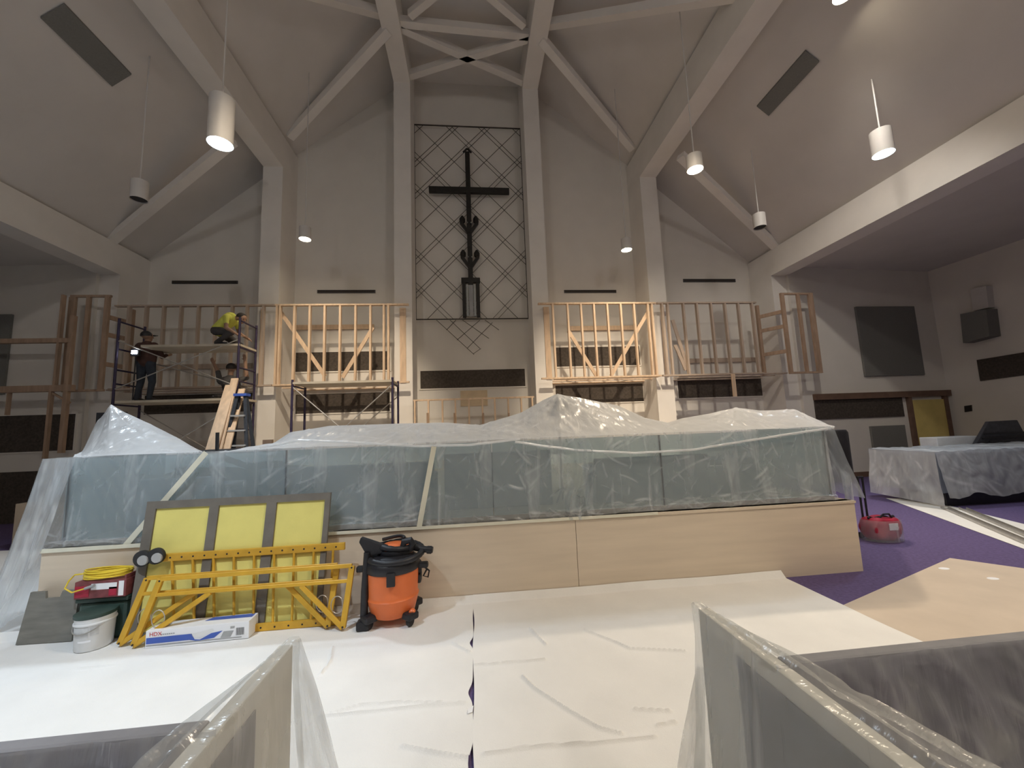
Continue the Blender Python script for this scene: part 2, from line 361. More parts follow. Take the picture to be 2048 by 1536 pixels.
# vents high on the end wall
def wall_rect(x0, y0, x1, y1, Y):
    a, b_, c, d = PY(x0, y0, Y), PY(x1, y0, Y), PY(x0, y1, Y), PY(x1, y1, Y)
    return (a.x+c.x)/2, (b_.x+d.x)/2, (c.z+d.z)/2, (a.z+b_.z)/2
for (x0, y0, x1, y1), lb in (((345, 562, 476, 568), 'thin dark wall vent above the man in yellow'), ((635, 580.5, 751, 586.5), 'thin dark wall vent between the left pendant and the cross'),
                           ((1128, 580.5, 1232, 586), 'thin dark wall vent just right of the cross panel'), ((1366, 558.5, 1470, 564.5), 'thin dark wall vent rightmost of the four in a row')):
    xl, xr, zb, zt = wall_rect(x0, y0, x1, y1, YW)
    t = thing('wall_vent', ((xl+xr)/2, YW, zb), lb, 'vent', 'linear vents along the end wall')
    B().b2((xl, YW-.03, zb), (xr, YW, zt)).build('vent_frame', 'vent', t)
    for i in range(3): B().b2((xl+.02, YW-.045, lerp(zb, zt, .2+.25*i)), (xr-.02, YW-.03, lerp(zb, zt, .3+.25*i))).build('slat', 'slot', t)
# dark recessed panels
for rc, Y, lb in (((592, 704, 780, 742), YW, 'upper dark panel behind the left stud frame with scaffold'), ((592, 787, 780, 825), YW, 'lower dark panel behind the cross braces of the low scaffold'),
                  ((1109, 694, 1279, 732), YW, 'upper dark panel behind the bright right stud frame'), ((1111, 769, 1286, 805), YW, 'lower dark panel under the bright right ledge'),
                  ((841, 740, 1050, 775), YW, 'wide dark panel under the cross'), ((1355, 755, 1532, 794), YW, 'dark panel below the right ledge crossed by a pink stud'),
                  ((290, 789, 505, 826), YW, 'dark panel behind the tall scaffold and its workers'), ((-60, 831, 150, 904), YP-.1, 'dark panel at the far left edge behind a thin post')):
    xl, xr, zb, zt = wall_rect(*rc, Y)
    t = thing('wall_panel', ((xl+xr)/2, Y, zb), lb, 'panel', 'dark recessed panels of the end wall')
    B().b2((xl, Y-.02, zb), (xr, Y, zt)).build('grille', 'slot', t)
    fr = B(); e = .035
    for q in ((xl-e, zb-e, xr+e, zb), (xl-e, zt, xr+e, zt+e), (xl-e, zb, xl, zt), (xr, zb, xr+e, zt)): fr.b2((q[0], Y-.025, q[1]), (q[2], Y, q[3]))
    fr.build('frame', 'wall', t)

# ---- right end: door, trim, acoustic panels
YR = YP-.1
xl, xr, zb, zt = wall_rect(1625, 784, 1895, 799, YR); zt = 2.36; zb = 2.19
t = thing('door_1', (13.2, YR, 0), None, None); t['kind'] = 'structure'
xd0, xd1 = PY(1818, 800, YR).x, PY(1884, 800, YR).x
B().b2((xd0, YR-.05, 0), (xd1, YR-.005, 2.1)).build('door_leaf', 'door', t)
B().cyl((xd1-.08, YR-.05, 1.0), (xd1-.08, YR-.11, 1.0), .025).build('door_knob', 'galv', t)
for x in (xd0-.05, xd1+.05): B().b2((x-.06, YR-.08, 0), (x+.06, YR, 2.19)).build('door_jamb', 'trimw', t)
B().b2((xl, YR-.11, zb), (xr, YR, zt)).build('door_head', 'trimw', t)
for rc, lb in (((1717, 614, 1835, 752), 'large square grey fabric panel on the right wall above the door'), ((1741, 851, 1810, 911), 'small grey fabric panel low on the wall beside the yellow door')):
    xl, xr, zb, zt = wall_rect(*rc, YR)
    tag(B().b2((xl, YR-.065, zb), (xr, YR-.006, zt)).build('acoustic_panel', 'panel', bevel=.01), lb, 'panel')
xl, xr, zb, zt = wall_rect(1629, 797, 1805, 836, YR)
tag(B().b2((xl, YR-.03, zb), (xr, YR, zt)).build('wall_panel', 'slot'), 'long dark panel under the wooden header left of the yellow door', 'panel')
def PR(x, y):   # on the right side wall
    n = Vector((17.4, .75, 0)); d = ray(x, y); return EY+d*(n.dot(Vector((14.0, 10.4, 0))-EY)/n.dot(d))
def rwall(quad, th, name, m, lb, cat):
    P = [PR(*q) for q in quad]
    tag(B().prism(P, (-th, 0, 0)).build(name, m), lb, cat)
rwall([(1955, 720), (2090, 698), (2090, 745), (1962, 762)], .03, 'wall_panel', 'slot', 'dark slotted panel on the side wall at the far right edge', 'panel')
rwall([(1942, 628), (1995, 618), (2002, 672), (1948, 686)], .35, 'wall_speaker', 'panel', 'grey box loudspeaker fixed high on the far right wall', 'speaker')
rwall([(1953, 578), (1985, 572), (1990, 615), (1958, 622)], .2, 'wall_speaker', 'fixture', 'small pale box above the far right loudspeaker', 'speaker')
rwall([(1930, 812), (1944, 810), (1945, 822), (1931, 824)], .03, 'wall_switch', 'black', 'small dark switch plate on the wall right of the door', 'switch')

# ================================================================== STAGE
SX0, SX1 = -3.88, 4.17
t = thing('stage_platform', (CX, YS, 0), 'low stage with a pale wooden front below the plastic-covered glass', 'stage')
B().b2((SX0, YS+.02, 0), (SX1, 7.7, HS)).build('stage_body', 'stagetop', t)
B().b2((-7.7, 7.7, 0), (6.2, YP-.01, HS)).build('stage_rear', 'stagetop', t)
for a, b_ in ((SX0, -2.75), (-2.745, 1.02), (1.025, SX1)): B().b2((a, YS, .0), (b_, YS+.02, HS-.025)).build('front_panel', 'stage', t)
B().b2((SX0-.01, YS-.012, HS-.025), (SX1+.01, YS+.1, HS)).build('nosing', 'stage', t)
# glass rail
GY = YS+.1
t = thing('glass_rail', (CX, GY, HS), 'long smoky glass railing along the stage front under clear plastic', 'railing')
gx = [-3.84, -3.80, -1.85, .2, 2.04, 4.0]
for a, b_ in ((-3.80, -1.86), (-1.85, .19), (.2, 2.03), (2.04, 4.0)): B().b2((a, GY, HS+.02), (b_, GY+.014, 1.545)).build('glass_panel', 'glass', t)
for x in (-3.80, -1.855, 2.035, 4.0): B().b2((x-.006, GY-.004, HS+.02), (x+.006, GY+.018, 1.545)).build('joint', 'black', t)
B().b2((-3.82, GY-.02, HS), (4.02, GY+.035, HS+.05)).build('channel', 'galv', t)
for sx in (-3.82, 4.01): B().b2((sx, GY, HS+.02), (sx+.012, GY+1.2, 1.545)).build('glass_panel', 'glass', t)
# slate benches behind the glass
for (x0, x1, y0, zt), lb in (((-3.7, -2.75, 4.75, 1.28), 'slate bench back behind the leftmost glass under plastic'), ((-2.35, -.45, 4.7, 1.34), 'slate bench back behind glass above the yellow panel'),
                            ((-.35, .95, 4.9, 1.40), 'slate bench back at the middle of the glass rail'), ((1.45, 2.9, 4.75, 1.28), 'slate bench back right of the bunched plastic fold'), ((3.0, 3.7, 4.95, 1.1), 'slate bench back at the right end of the glass')):
    t = thing('bench', ((x0+x1)/2, y0, HS), lb, 'bench', 'covered benches on the stage')
    B().b2((x0, y0, HS), (x1, y0+.06, zt)).build('backrest', 'bench', t, bevel=.015)
    B().b2((x0, y0+.06, HS+.36), (x1, y0+.5, HS+.44)).build('seat', 'bench', t, bevel=.015)
    for x in (x0+.03, x1-.03): B().b2((x-.03, y0+.06, HS), (x+.03, y0+.48, HS+.36)).build('leg', 'bench', t)

# ================================================================== PLASTIC SHEETS ON THE STAGE
SIL = [(150, 912), (165, 905), (190, 850), (222, 808), (250, 824), (300, 847), (360, 878), (400, 903)]
SIR = [(440, 905), (545, 888), (580, 864), (660, 851), (840, 846), (900, 846), (960, 850), (1040, 825), (1085, 800), (1115, 787), (1160, 796), (1235, 811), (1290, 836), (1335, 846), (1365, 837), (1420, 828), (1470, 815), (1520, 820), (1590, 819), (1625, 835), (1650, 847), (1667, 856)]
def tent(sil, yr, name, label, peaks, yback=6.4, nu=180):
    R = [PY(x, y, yr) for x, y in sil]; R = [(p.x, p.z) for p in R]
    x0, x1 = R[0][0], R[-1][0]
    pk = [PY(x, y, yr) for x, y in peaks]
    def fn(u, v):
        xr = lerp(x0, x1, u); zr = interp(R, xr)
        if v < .55:
            a = v/.55; y = lerp(GY-.02, yr, a)
            x = lerp(xr*GY/yr, xr, a)
            zf = 1.56
            z = lerp(zf, zr, a**(1.25 if zr > zf else .8))
        else:
            a = (v-.55)/.45; y = lerp(yr, yback, a); x = xr; z = lerp(zr, 1.25, a**.9)
        for p in pk:
            dx, dy = x-p.x, y-p.y; d = hypot(dx, dy)
            z += .035*(abs(sin(5.5*atan2(dx, dy)+2*p.x))**.6-.6)*min(d/.25, 1)*exp(-d*1.1)*(1 if v < .55 else .3)
        s_ = min(1, v*6)*min(1, abs(v-.55)*8)
        z += s_*(.025*nz(x*2.2, y*2.2, 3)+.022*abs(nz(x*5+y*3, y*2.5, 9))+.012*nz(x*11, y*9, 5))
        return Vector((x, y, z))
    o = B().grid(fn, int(nu*1.9), 76).build(name, 'film2', smooth=True); rg = random.Random(nu)
    sg_ = []
    for p in pk:
        for _ in range(16):
            a = rg.uniform(-2.6, -.5); l = rg.uniform(.35, 1.0); q = Vector((p.x+l*cos(a)*1.3, p.y+l*sin(a), 0)); q.y = max(q.y, GY); k_ = min(1, (p.y-q.y)/(p.y-GY)); q.z = lerp(interp(R, q.x), 1.56, k_)
            sg_.append((tuple(p), tuple(q), rg.uniform(.01, .022), rg.uniform(.4, 1.)*rg.choice((-1, 1))))
    for _ in range(70):
        x = rg.uniform(x0, x1); a = rg.uniform(.1, .9); p = Vector((x, lerp(GY, yr, a), lerp(1.56, interp(R, x), a))); x2 = x+rg.uniform(-.4, .4); a2 = min(1, max(0, a+rg.uniform(-.3, .3)))
        sg_.append((tuple(p), (x2, lerp(GY, yr, a2), lerp(1.56, interp(R, x2), a2)), rg.uniform(.008, .018), rg.uniform(.3, .8)*rg.choice((-1, 1))))
    crinkle(o, sg_, .03, (0, -.6, .8))
    return tag(o, label, 'plastic sheet')
tent(SIL, 4.95, 'plastic_sheet', 'milky plastic tented to a tall point at the left end of the stage', [(222, 808)], 6.0, 90)
tent(SIR, 5.2, 'plastic_sheet', 'milky plastic thrown over stage furniture, two bright humps on the right', [(1115, 787), (840, 846), (1470, 815), (1590, 819)], 6.3)
def hang(x0, x1, zt, zb, label, m, seed, ang=(45, 60, 75), dip=0., nu=150, folds=()):
    def fn(u, v):
        x = lerp(x0, x1, u); z = lerp(zt, zb, v)
        if dip: z = lerp(zt-dip*sin(pi*u)*(.5+.3*nz(x, seed)), zb, v)
        y = GY-.03-.03*v
        d = .016*nz(x*3+z*2.5, z*2, seed)+.012*abs(nz(x*8+z*5, z*1.5, seed+4))
        for fx, fa in folds: d += fa*exp(-((x-fx-.06*sin(z*6))/.03)**2)
        if v > .93: y -= .02; 
        return Vector((x, y-abs(d), z+.012*nz(x*6, seed)*v))
    o = B().grid(fn, int((x1-x0)/.011), 84).build('plastic_sheet', m, smooth=True)
    rg = random.Random(seed); W = x1-x0
    sg_ = rand_segs(rg, int(26*W), (x0, GY-.06, zb+.1), (x1, GY-.06, zt-.05), ang, (.15, .65), (.006, .014), (.22, .75))
    sg_ += rand_segs(rg, int(14*W), (x0, GY-.07, zb), (x1, GY-.07, zb+.12), (4, 22, 165), (.10, .32), (.006, .013), (.2, .6))
    crinkle(o, sg_, .02, (0, -1, 0), 1)
    return tag(o, label, 'plastic sheet')
hang(-3.9, -2.1, 1.565, HS+.012, 'clear plastic over the leftmost glass beside the yellow panel', 'film', 1.3, (60, 75, 100))
hang(-2.12, -.44, 1.57, HS+.01, 'clear creased plastic over glass behind the yellow panel', 'film', 5.7, (30, 42, 60), folds=((-1.86, .03),))
hang(-.48, 1.2, 1.57, HS-.02, 'clear plastic between the tape strip and the bunched fold', 'film', 9.1, (-35, -60, 50, 85), folds=((1.03, .06), (1.13, .05)))
hang(1.14, 4.0, 1.57, HS+.015, 'clear plastic stretched across the right half of the glass', 'film', 12.4, (30, 80, -50, 60), folds=((1.2, .05), (2.8, .02)))
# rolled upper edge of the long sheet, sagging across the glass
def roll(pts, r, label):
    P = [PY(x, y, GY-.07) for x, y in pts]; Q = []
    for i in range(len(P)-1):
        for j in range(8): Q.append(P[i].lerp(P[i+1], j/8)+Vector((0, 0, .006*nz(i*3+j*.4, 1))))
    Q.append(P[-1])
    return tag(B().tube(Q, r, 8).build('plastic_fold', 'film2', smooth=True), label, 'plastic fold')
roll([(1030, 884), (1150, 900), (1270, 906), (1380, 900), (1480, 884), (1580, 868), (1655, 857)], .012, 'rolled plastic hem sagging across the right glass')
roll([(520, 895), (600, 880), (700, 884), (830, 892), (940, 890), (1040, 878)], .012, 'rolled plastic hem along the top of the middle glass')
# ends of the stage
def sheet(c00, c10, c01, c11, label, m, seed, nu=50, nv=50, amp=.05, name='plastic_sheet'):
    c = [Vector(q) for q in (c00, c10, c01, c11)]
    n = ((c[1]-c[0]).cross(c[2]-c[0])).normalized()
    def fn(u, v):
        p = c[0].lerp(c[1], u).lerp(c[2].lerp(c[3], u), v)
        return p+n*(amp*(nz(u*5, v*1.6, seed)+.5*abs(nz(u*12, v*3, seed+3)))*(.25+v))
    o = tag(B().grid(fn, nu, nv).build(name, m, smooth=True), label, 'plastic sheet'); rg = random.Random(seed); sg_ = []
    for _ in range(22):
        u0, v0 = rg.uniform(.05, .95), rg.uniform(0, .6); u1, v1 = u0+rg.uniform(-.15, .15), min(1, v0+rg.uniform(.15, .5))
        sg_.append((tuple(fn(u0, v0)), tuple(fn(u1, v1)), rg.uniform(.012, .025), rg.uniform(.2, .7)*rg.choice((-1, 1))))
    return crinkle(o, sg_)
sheet((-3.93, YS-.02, 1.56), (-3.98, 5.5, 1.55), (-4.28, YS-.05, .02), (-4.75, 5.3, .02), 'clear plastic flaring down to the floor off the left stage end', 'film3', 2.2)
sheet((-3.90, YS-.045, 1.56), (-3.62, YS-.05, 1.56), (-4.25, YS-.06, .03), (-3.86, YS-.035, HS), 'narrow milky plastic strip folded round the left glass corner', 'film3', 7.7, amp=.03)
sheet((4.03, YS-.01, 1.57), (4.06, 5.4, 1.55), (4.36, YS+.05, .75), (4.5, 5.3, .8), 'clear plastic hanging off the right stage end', 'film3', 4.2)
sheet((4.28, YS+.1, 1.02), (4.34, YS+.28, 1.05), (4.24, YS+.12, .1), (4.42, YS+.34, .12), 'bunched plastic tail drooping beside the red bag', 'film3', 8.2, amp=.09)
for a, b_, lb in (((412, 905), (250, 1092), 'cream tape strip slanting across the left glass'), ((868, 893), (838, 1056), 'cream tape strip down the middle of the glass')):
    p, q = PY(*a, GY-.085), PY(*b_, GY-.10)
    tag(B().bar(p, q, .05, .004, up=(0, -1, 0)).build('tape_strip', 'tape'), lb, 'tape')
p, q = Vector((-1.28, YS-.016, HS-.005)), Vector((-.5, YS-.016, HS-.005))
tag(B().bar((-3.87, YS-.018, HS-.004), (-2.98, YS-.018, HS-.004), .004, .035).build('tape_strip', 'tape'), 'pale tape along the left stage edge', 'tape')
tag(B().bar((-1.42, YS-.018, HS-.004), (1.9, YS-.018, HS-.004), .004, .03).build('tape_strip', 'tape'), 'pale tape along the middle stage edge', 'tape')
# stands that carry the two peaks
for (x, y, Y), lb in (((222, 814, 4.95), 'thin dark stand holding up the left plastic peak'), ((1115, 793, 5.2), 'thin dark stand holding up the plastic peak right of centre')):
    p = PY(x, y, Y)
    t = thing('music_stand', (p.x, Y, HS), lb, 'stand')
    B().cyl((p.x, Y, HS), (p.x, Y, p.z-.02), .012).build('pole', 'black', t)
    for a in range(3): B().cyl((p.x, Y, HS+.15), (p.x+.25*cos(a*2.1), Y+.25*sin(a*2.1), HS+.01), .01).build('leg', 'black', t)
    B().box((p.x, Y+.02, p.z-.16), (.3, .03, .2)).build('desk', 'black', t)
# dark gear in the gap of the sheets
p = PY(470, 895, 6.2); t = thing('equipment_case', (p.x, 6.2, HS), 'black covered case in the gap between the plastic sheets', 'case')
B().b2((p.x-.6, 5.9, HS), (p.x+.75, 6.6, 1.50)).build('case_body', 'black', t, bevel=.02)
B().b2((p.x-.62, 5.88, 1.50), (p.x+.77, 6.62, 1.545)).build('case_lid', 'rubber', t, bevel=.015)
p = PY(437, 904, 4.6); q = PY(435, 865, 4.6)
tag(B().cyl((p.x, 4.6, HS), q, .018).build('post', 'black'), 'short black post standing up between the plastic sheets', 'post')
p = PY(541, 889, 6.6); tag(B().b2((p.x-.07, 6.5, HS), (p.x+.07, 6.54, 1.66)).build('wood_offcut', 'woodd'), 'small brown board end standing behind the middle sheet', 'board')
p = PY(1676, 862, 5.5); tag(B().lathe([(.26, 0), (.27, .1), (.27, .7), (.25, .74)], (p.x-.22, 5.5, HS), 24).build('drum', 'black', smooth=True), 'black drum edge showing behind the right plastic corner', 'drum')

# ================================================================== FLOOR COVERINGS
CRE = {  # creases traced on the cloths: pixel polylines
 'L': [[(645, 1440), (720, 1418), (800, 1412), (925, 1412)], [(640, 1442), (760, 1428), (930, 1412)], [(805, 1500), (880, 1515), (940, 1525)], [(905, 1292), (940, 1310)], [(665, 1300), (660, 1330), (640, 1355)], [(150, 1345), (220, 1338)]],
 'R': [[(950, 1336), (1000, 1334)], [(1005, 1333), (1090, 1326)], [(1045, 1360), (1070, 1385), (1140, 1430), (1200, 1465), (1245, 1476)], [(970, 1516), (1050, 1505), (1180, 1496), (1310, 1480)], [(1170, 1265), (1235, 1290), (1260, 1302), (1370, 1308)], [(1270, 1425), (1340, 1428)], [(1315, 1458), (1350, 1450)], [(1060, 1262), (1092, 1295)]]}
def seg_d(p, a, b_):
    ab = b_-a; t = max(0, min(1, (p-a).dot(ab)/max(ab.length_squared, 1e-9))); return (p-(a+ab*t)).length
def cloth(x0f, x1f, y0, y1, cre, name, label, seed, nu, nv, rise=True, fine=True):
    segs = []
    for pl in cre:
        P = [PZ(*q).to_2d() for q in pl]; segs += list(zip(P, P[1:]))
    def fn(u, v):
        y = lerp(y0, y1, v) if not fine else (lerp(y0, 1.9, v/.1) if v < .1 else lerp(1.9, y1, (v-.1)/.9))
        xa_, xb_ = x0f(y), x1f(y); x = lerp(xa_, xb_, u) if xb_-xa_ < 5 else (lerp(xa_, -2.2, u/.3) if u < .3 else lerp(-2.2, xb_, (u-.3)/.7))
        p = Vector((x, y)); z = .012+.006*(1+nz(x*1.3, y*1.3, seed))
        cr_ = 0.
        for a, b_ in segs:
            if min(a.x, b_.x)-.1 < x < max(a.x, b_.x)+.1 and min(a.y, b_.y)-.1 < y < max(a.y, b_.y)+.1:
                d = seg_d(p, a, b_); cr_ = max(cr_, exp(-(d/.010)**2))
        z += .016*cr_
        if rise and y > YS-.07: z += (y-(YS-.07))*.9
        return Vector((x, y, z))
    return tag(B().grid(fn, nu, nv).build(name, 'cloth', smooth=True), label, 'drop cloth')
gapL = lambda y: -.040+.008*nz(y*3.1, 2.2)-.026*(exp(-((y-3.35)/.06)**2)+exp(-((y-2.75)/.07)**2)+exp(-((y-2.2)/.1)**2))
gapR = lambda y: -.035+.012*nz(y*2.3, 7.2)
cloth(lambda y: -6.6, gapL, .2, YS-.005, CRE['L'], 'drop_cloth', 'white canvas drop cloth left of the seam, under the vacuum and tools', 1, 310, 250)
cloth(gapR, lambda y: 3.21+.02*nz(y*2, 4), .2, YS-.005, CRE['R'], 'drop_cloth', 'white canvas drop cloth right of the seam in front of the stage', 5, 320, 250)
cloth(lambda y: -9.0, lambda y: -3.95-.1*(y-4.2), YS+.003, 7.6, [], 'drop_cloth', 'white cloth on the floor beyond the left end of the stage', 8, 50, 50, False, False)
def flat(poly, th, name, m, label, cat, z=.004):
    return tag(B().prism([(x, y, z) for x, y in poly], (0, 0, th)).build(name, m), label, cat)
flat([(5.42, 4.27), (6.3, 3.1), (4.05, 2.83-.62*.3), (2.2, 2.1), (3.26-.9, 3.1)], .006, 'hardboard_sheet', 'board', 'tan hardboard sheet lying on the purple carpet at right', 'board')
a = [PZ(*q).to_2d() for q in ((1772, 997), (1850, 1000), (2100, 1062), (2100, 1118))]
flat([(q.x, q.y) for q in a], .004, 'floor_paper', 'paper', 'white paper strip running along the carpet at far right', 'paper')
for (p, q), lb in ((((1888, 1014), (2110, 1108)), 'steel stud lying on the white paper, nearer the carpet'), (((1925, 1016), (2110, 1092)), 'steel stud lying on the white paper, nearer the covered console')):
    p, q = PZ(*p, .03), PZ(*q, .03); d = (q-p).normalized(); nrm = Vector((-d.y, d.x, 0))
    b = B(); b.bar(p-Vector((0, 0, .015)), q-Vector((0, 0, .015)), .09, .004)
    for sgn in (-1, 1): b.bar(p+nrm*.045*sgn, q+nrm*.045*sgn, .004, .035)
    tag(b.build('steel_stud', 'galv'), lb, 'steel stud')

# ================================================================== LAMPS
def ceilz(x):
    d = abs(x-CX)
    return Z1+.9 if d < X1 else lerp(Z1+.9, Z2+.85, (d-X1)/(X2-X1)) if d < X2 else lerp(Z2+.85, Z3+.65, (d-X2)/(X3-X2)) if d < X3 else lerp(Z3+.25, Z3+.05, (d-X3)/(15.2-X3))
def pendant(key, r, h, label, lit, ceil_z, m=None):
    loc, tgt, pw, colr, ang = LAMPS[key]; loc = Vector(loc)
    t = thing('pendant_lamp', loc, label, 'lamp')
    B().tube([loc+Vector((0, 0, h)), loc+Vector((0, 0, .0))], [r, r], 24, caps=False).build('shade', 'fixture', t, smooth=True)
    B().lathe([(r, h), (r*.6, h+.03), (.03, h+.05)], loc, 24).build('cap', 'fixture', t, smooth=True)
    B().cyl(loc+Vector((0, 0, h+.05)), (loc.x, loc.y, ceilz(loc.x)+.02), .012).build('rod', 'fixture', t)
    B().lathe([(r*.93, .02), (r*.93, .04)], loc, 24).build('lens', lit, t)
    if pw: spot('lamp_light', loc-Vector((0, 0, .02)), tgt, pw, colr, ang, .7, r*.8)
    return t
LAMPS['off_left'] = ((-6.0, 7.5, 6.13), (0, 0, 0), 0, COOL, 90)
LAMPS['off_right'] = ((7.07, 8.5, 6.32), (0, 0, 0), 0, COOL, 90)
pendant('cool_left', .17, .75, 'lit cool white cylinder pendant beside the left roof beam', 'bulbc', 9.6)
pendant('cool_right', .16, .45, 'lit cool white pendant far right under the roof slope', 'bulbc', 7.4)
pendant('warm_left', .13, .3, 'small warm lit pendant left of the cross', 'bulbw', 10.6)
pendant('warm_right', .13, .3, 'small warm lit pendant right of the cross', 'bulbw', 10.4)
pendant('warm_near', .15, .3, 'brightest warm pendant above the right stage', 'bulbw', 10.0)
pendant('off_left', .13, .36, 'unlit white cylinder lamp under the left roof slope', 'rubber', 8.6)
pendant('off_right', .14, .34, 'unlit white cylinder lamp under the right roof slope', 'rubber', 7.8)
for key, r, h, lb, lit, cz in NAVE_FIX: pendant(key, r, h, lb, lit, cz)  # the added fill floods are hung here too

# ================================================================== STUD FRAMING
YF = 10.2; ZL = 2.96; ZT = 5.02
def sx(x, y=690, Y=YF): return PY(x, y, Y).x
def frame(label, studs, xl, xr, braces, ledger, grp='stud frames built out from the end wall', m='wood', soffit=None):
    t = thing('stud_frame', ((xl+xr)/2, YF, ZL), label, 'stud frame', grp)
    B().b2((xl, YF-.05, ZL), (xr, YF+.05, ZL+.04)).build('bottom_plate', m, t)
    B().b2((xl, YF-.05, ZT-.04), (xr, YF+.05, ZT)).build('top_plate', m, t)
    for x in studs: B().b2((x-.024, YF-.045, ZL+.04), (x+.024, YF+.045, ZT-.04)).build('stud', m, t)
    for a, c in braces: B().bar(PY(*a, YF+.085), PY(*c, YF+.085), .09, .038, up=(0, 1, 0)).build('brace', m, t)
    if ledger:
        (xa, ya), (xb, yb) = ledger; p, q = PY(xa, ya, YW-.04), PY(xb, yb, YW-.04); q.z = p.z
        B().bar(p, q, .04, .13).build('ledger', m, t)
    if soffit:
        for ya_, yb_ in ((YF+.055, YF+.20), (YF+.52, YF+.60), (YW-.17, YW-.005)): B().b2((soffit[0], ya_, ZL), (soffit[1], yb_, ZL+.03)).build('soffit_plank', m, t)
    return t
L1 = [sx(v) for v in (553, 559, 588, 619, 649, 680, 711, 741, 768, 777)]
frame('pine stud frame above the low scaffold left of the cross', L1, sx(549), sx(818), [((560, 622), (650, 752)), ((685, 755), (746, 655))], ((585, 655), (748, 655)), soffit=(-4.85, -2.0))
R1 = [sx(v) for v in (1109, 1139, 1166, 1192, 1219, 1246, 1273, 1301, 1309)]
frame('brightly lit pine stud frame right of the cross', R1, sx(1080), sx(1317), [((1137, 662), (1193, 752)), ((1222, 752), (1297, 622))], ((1135, 657), (1278, 657)), soffit=(2.2, 5.1))
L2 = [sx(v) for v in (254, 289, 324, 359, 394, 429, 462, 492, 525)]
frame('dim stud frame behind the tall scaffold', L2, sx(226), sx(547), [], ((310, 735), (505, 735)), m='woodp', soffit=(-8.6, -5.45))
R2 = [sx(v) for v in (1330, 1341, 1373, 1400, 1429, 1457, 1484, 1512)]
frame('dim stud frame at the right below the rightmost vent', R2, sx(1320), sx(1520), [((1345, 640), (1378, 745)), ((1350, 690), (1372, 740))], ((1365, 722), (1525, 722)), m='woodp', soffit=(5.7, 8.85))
for (xa, xb, y0, y1), lb in (((800, 812, 0, 0), 'flat board on the pier left of the cross'), ((1090, 1101, 0, 0), 'flat board on the pier right of the cross'), ((520, 526, 0, 0), 'thin board on the second pier left of the cross'), ((1327, 1333, 0, 0), 'thin board on the second pier right of the cross')):
    a, b_ = sx(xa, 690, YP-.02), sx(xb, 690, YP-.02)
    tag(B().b2((a, YP-.045, ZL+.05), (b_, YP-.003, ZT-.02)).build('pier_board', 'wood'), lb, 'board')
# boxes round the outer piers
def pier_box(label, xs, xin, flip, m):
    t = thing('stud_frame', (xs[1], YF-.25, ZL), label, 'stud frame', 'boxed frames round the outer piers')
    y0 = YF-.25
    for x, wd in zip(xs, (.1, .08, .14)): B().b2((x-wd/2, y0-.03, ZL), (x+wd/2, y0+.03, ZT+.12)).build('stud', m, t)
    B().b2((min(xs)-.05, y0-.03, ZT+.12), (max(xs)+.07, y0+.03, ZT+.17)).build('top_plate', m, t)
    B().b2((min(xs)-.05, y0-.03, ZL-.05), (max(xs)+.07, y0+.03, ZL)).build('bottom_plate', m, t)
    B().b2((xin-.04, YF+.3, ZL), (xin+.04, YF+.38, ZT)).build('stud', m, t)
    for z in (3.6, 4.3, 4.72): B().bar((xs[0], y0, z-.05), (xin, YF+.34, z-.05), .04, .1).build('blocking', m, t)
    return t
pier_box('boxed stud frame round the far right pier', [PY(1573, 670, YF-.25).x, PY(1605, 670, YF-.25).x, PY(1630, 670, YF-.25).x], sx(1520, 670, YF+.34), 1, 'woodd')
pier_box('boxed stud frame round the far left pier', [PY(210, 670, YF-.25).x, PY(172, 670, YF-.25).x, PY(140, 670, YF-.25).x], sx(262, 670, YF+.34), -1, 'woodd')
p = PY(1465, 748, YF-.06); q = PY(1466, 793, YF-.06)
tag(B().b2((p.x-.05, YF-.09, q.z), (p.x+.05, YF-.055, p.z)).build('hanging_stud', 'wood'), 'short pinkish stud hanging below the right ledge', 'stud')
# low framing under the cross
t = thing('stud_frame', (CX, 10.3, HS), 'low stud wall across the niche under the cross', 'stud frame')
zt = PY(945, 796, 10.3).z; YL = 10.3
B().b2((sx(827, 800, YL), YL-.045, zt-.04), (sx(1068, 800, YL), YL+.045, zt)).build('top_plate', 'wood', t)
B().b2((sx(827, 800, YL), YL-.045, HS), (sx(1068, 800, YL), YL+.045, HS+.04)).build('bottom_plate', 'wood', t)
for v in (830, 857, 885, 911, 938, 965, 990, 1017, 1043, 1065):
    x = sx(v, 820, YL); B().b2((x-.02, YL-.045, HS+.04), (x+.02, YL+.045, zt-.04)).build('stud', 'wood', t)
for v in (855, 909, 967, 1018): x = sx(v, 840, YL-.1); B().b2((x-.02, YL-.13, HS), (x+.02, YL-.05, PY(v, 826, YL-.1).z)).build('cripple', 'woodd', t)
a, b_, c, d = wall_rect(921, 781, 975, 812, YW)
tag(B().b2((a, YW-.03, c), (b_, YW-.002, d)).build('plywood_patch', 'ply'), 'tan plywood square on the wall above the low stud wall', 'board')
